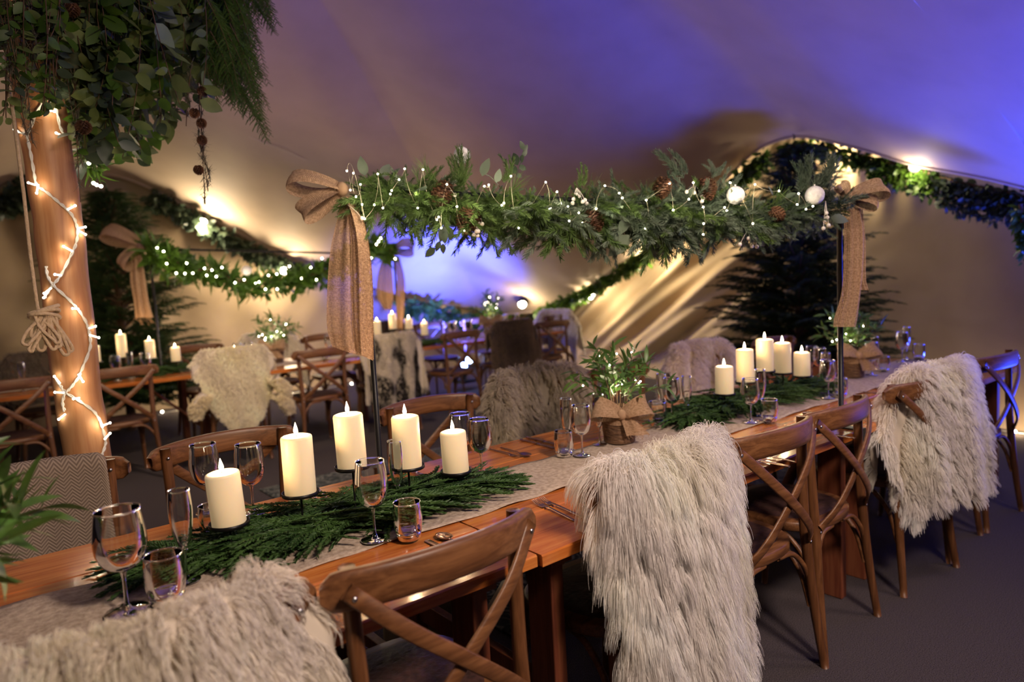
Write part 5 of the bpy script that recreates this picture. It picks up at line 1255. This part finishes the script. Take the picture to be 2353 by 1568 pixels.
edge_garland([(2345, 470), (2348, 500), (2352, 530), (2360, 560)], lambda x, y: onP(x, y, 1, -.15, 5.6), 'pale green leaf tuft cut off by the right picture edge', 260, LIVY, .06, M_IVY, .12, 8, wid=.06)

W_ = np.array([0, 0, 1.])
def nearroof(px, py, off): return onroof(px, py)-unit(ray(px, py))*off
flood(onY(465, 512, 8.92), None, 'bright lamp on the left roof edge above the second-row garland', 50, 1.3)
flood(onY(652, 622, 8.92), None, 'bright lamp on the left roof edge half behind the second-row garland', 36, 1.2)
flood(nearroof(1018, 708, .22), None, 'bright lamp low in the blue-lit tent corner, left one', 11, 1.3)
flood(nearroof(1200, 700, .25), None, 'brightest lamp low at the tied-down tent corner', 15, 1.4)
flood(onP(1357, 680, 1, -.15, 6.0), None, 'lamp in the garland on the right roof edge, lower one', 20, 1.2)
flood(onP(1487, 582, 1, -.15, 6.0), None, 'lamp in the garland on the right roof edge, upper one behind the near garland', 26, 1.2)
flood(onP(1640, 440, 1, -.15, 6.0), onP(1640, 470, 1, -.15, 6.3), 'lamp hidden behind the near garland left of the dark spruce', 16, 1.0)
flood(onP(1890, 345, 1, -.15, 6.05), onP(1890, 420, 1, -.15, 6.3), 'lamp behind the leaves above the dark spruce', 30, .9)
flood(onP(2103, 383, 1, -.15, 5.97), None, 'bright lamp in the ivy at the right roof edge', 9, 1.0)
lamp('uplighter_beam', 'SPOT', (5.09, 7.30, .50), 1700, (.05, .08, 1), .12, tuple(onroof(1010, 610)), 105, 1)

# blue uplighter on the floor of the far corner
up = empty('blue_uplighter', (5.13, 7.32, .08), 0, 'black stage uplighter with glowing blue lenses under the far table', 'uplighter')
g = MB(); g.box((0, 0, .03), (.24, .24, .03)); g.tube([(0, 0, .03), (0, 0, .12)], .02, 8); g.build('base', M_BLACK, up, smooth=False)
g = MB(); g.tube([(.06, .12, .12), (0, 0, .22), (-.03, -.05, .28)], .08, 16); g.build('housing', M_BLACK, up)
for dx, dz in ((-.05, .24), (.05, .31)): g = MB(); g.ball((dx-.02, -.10, dz), .045, 12); g.build('lens', M_BLENS, up)

# fairy lights on the floor along the foot of the walls
fl = empty('floor_light_string', (0, 0, 0), 0, 'string of small warm lights lying on the floor along the tent walls', 'string lights')
FP = [(1.9, 9.1), (2.16, 9.05), (2.6, 9.1), (3.1, 9.15), (3.5, 9.08), (3.87, 9.12), (4.4, 9.1), (4.87, 9.1)]
g = MB(); g.tube([(x, y, .012) for x, y in FP], .004, 6, cap=False); WR = [(6.35+.15*y-.24, y) for y in np.linspace(5.5, .9, 26)]; g.tube([(x, y, .012) for x, y in WR], .004, 6, cap=False); g.build('cable', M_CABLE, fl)
pr = None
for x, y in FP+WR:
    if pr is None: g = MB(); g.ball((0, 0, 0), .011, 8); pr = g.build('fairy_bulb', M_BULB, fl); pr.location = (x, y, .02)
    else: c = pr.copy(); COL.objects.link(c); c.parent = fl; c.location = (x, y, .02)
lamp('fairy_glow', 'POINT', (6.32, 1.6, .06), 2.2, (1, .72, .38), .03); lamp('fairy_glow', 'POINT', (6.30, 1.1, .06), 2.2, (1, .72, .38), .03)
lamp('fairy_glow', 'POINT', (6.45, 2.3, .06), 1.6, (1, .72, .38), .03)
for x in (2.16, 3.5, 3.87): lamp('fairy_glow', 'POINT', (x, 8.95, .06), 3, (1, .75, .42), .03)

# things standing on the floor under the near tables
sk = MB(); n = 48; a = np.linspace(0, 2*pi, n, endpoint=False); P = []
for i, z in enumerate(np.linspace(0, .50, 22)):
    r = .15*(1-.25*(z/.5)**2)+.008*np.sin(z*20); P.append(np.stack([(r+.014*np.sin(7*a+z*6)*(z/.5+.3))*np.cos(a), (r*.7+.014*np.sin(5*a-z*4))*np.sin(a), np.full(n, z)+.012*np.sin(3*a)*(z > .4)], 1))
P.insert(0, P[0]*np.array([.01, .01, 1])); P.append(P[-1]*np.array([.2, .2, 1])+np.array([0, 0, -.02])); sk.grid(np.array(P), closev=True)
o = sk.build('cloth_sack', M_SACK); o.location = (1.33, 2.28, 0); tag(o, 'pale cloth sack standing on the floor under the near table', 'sack')
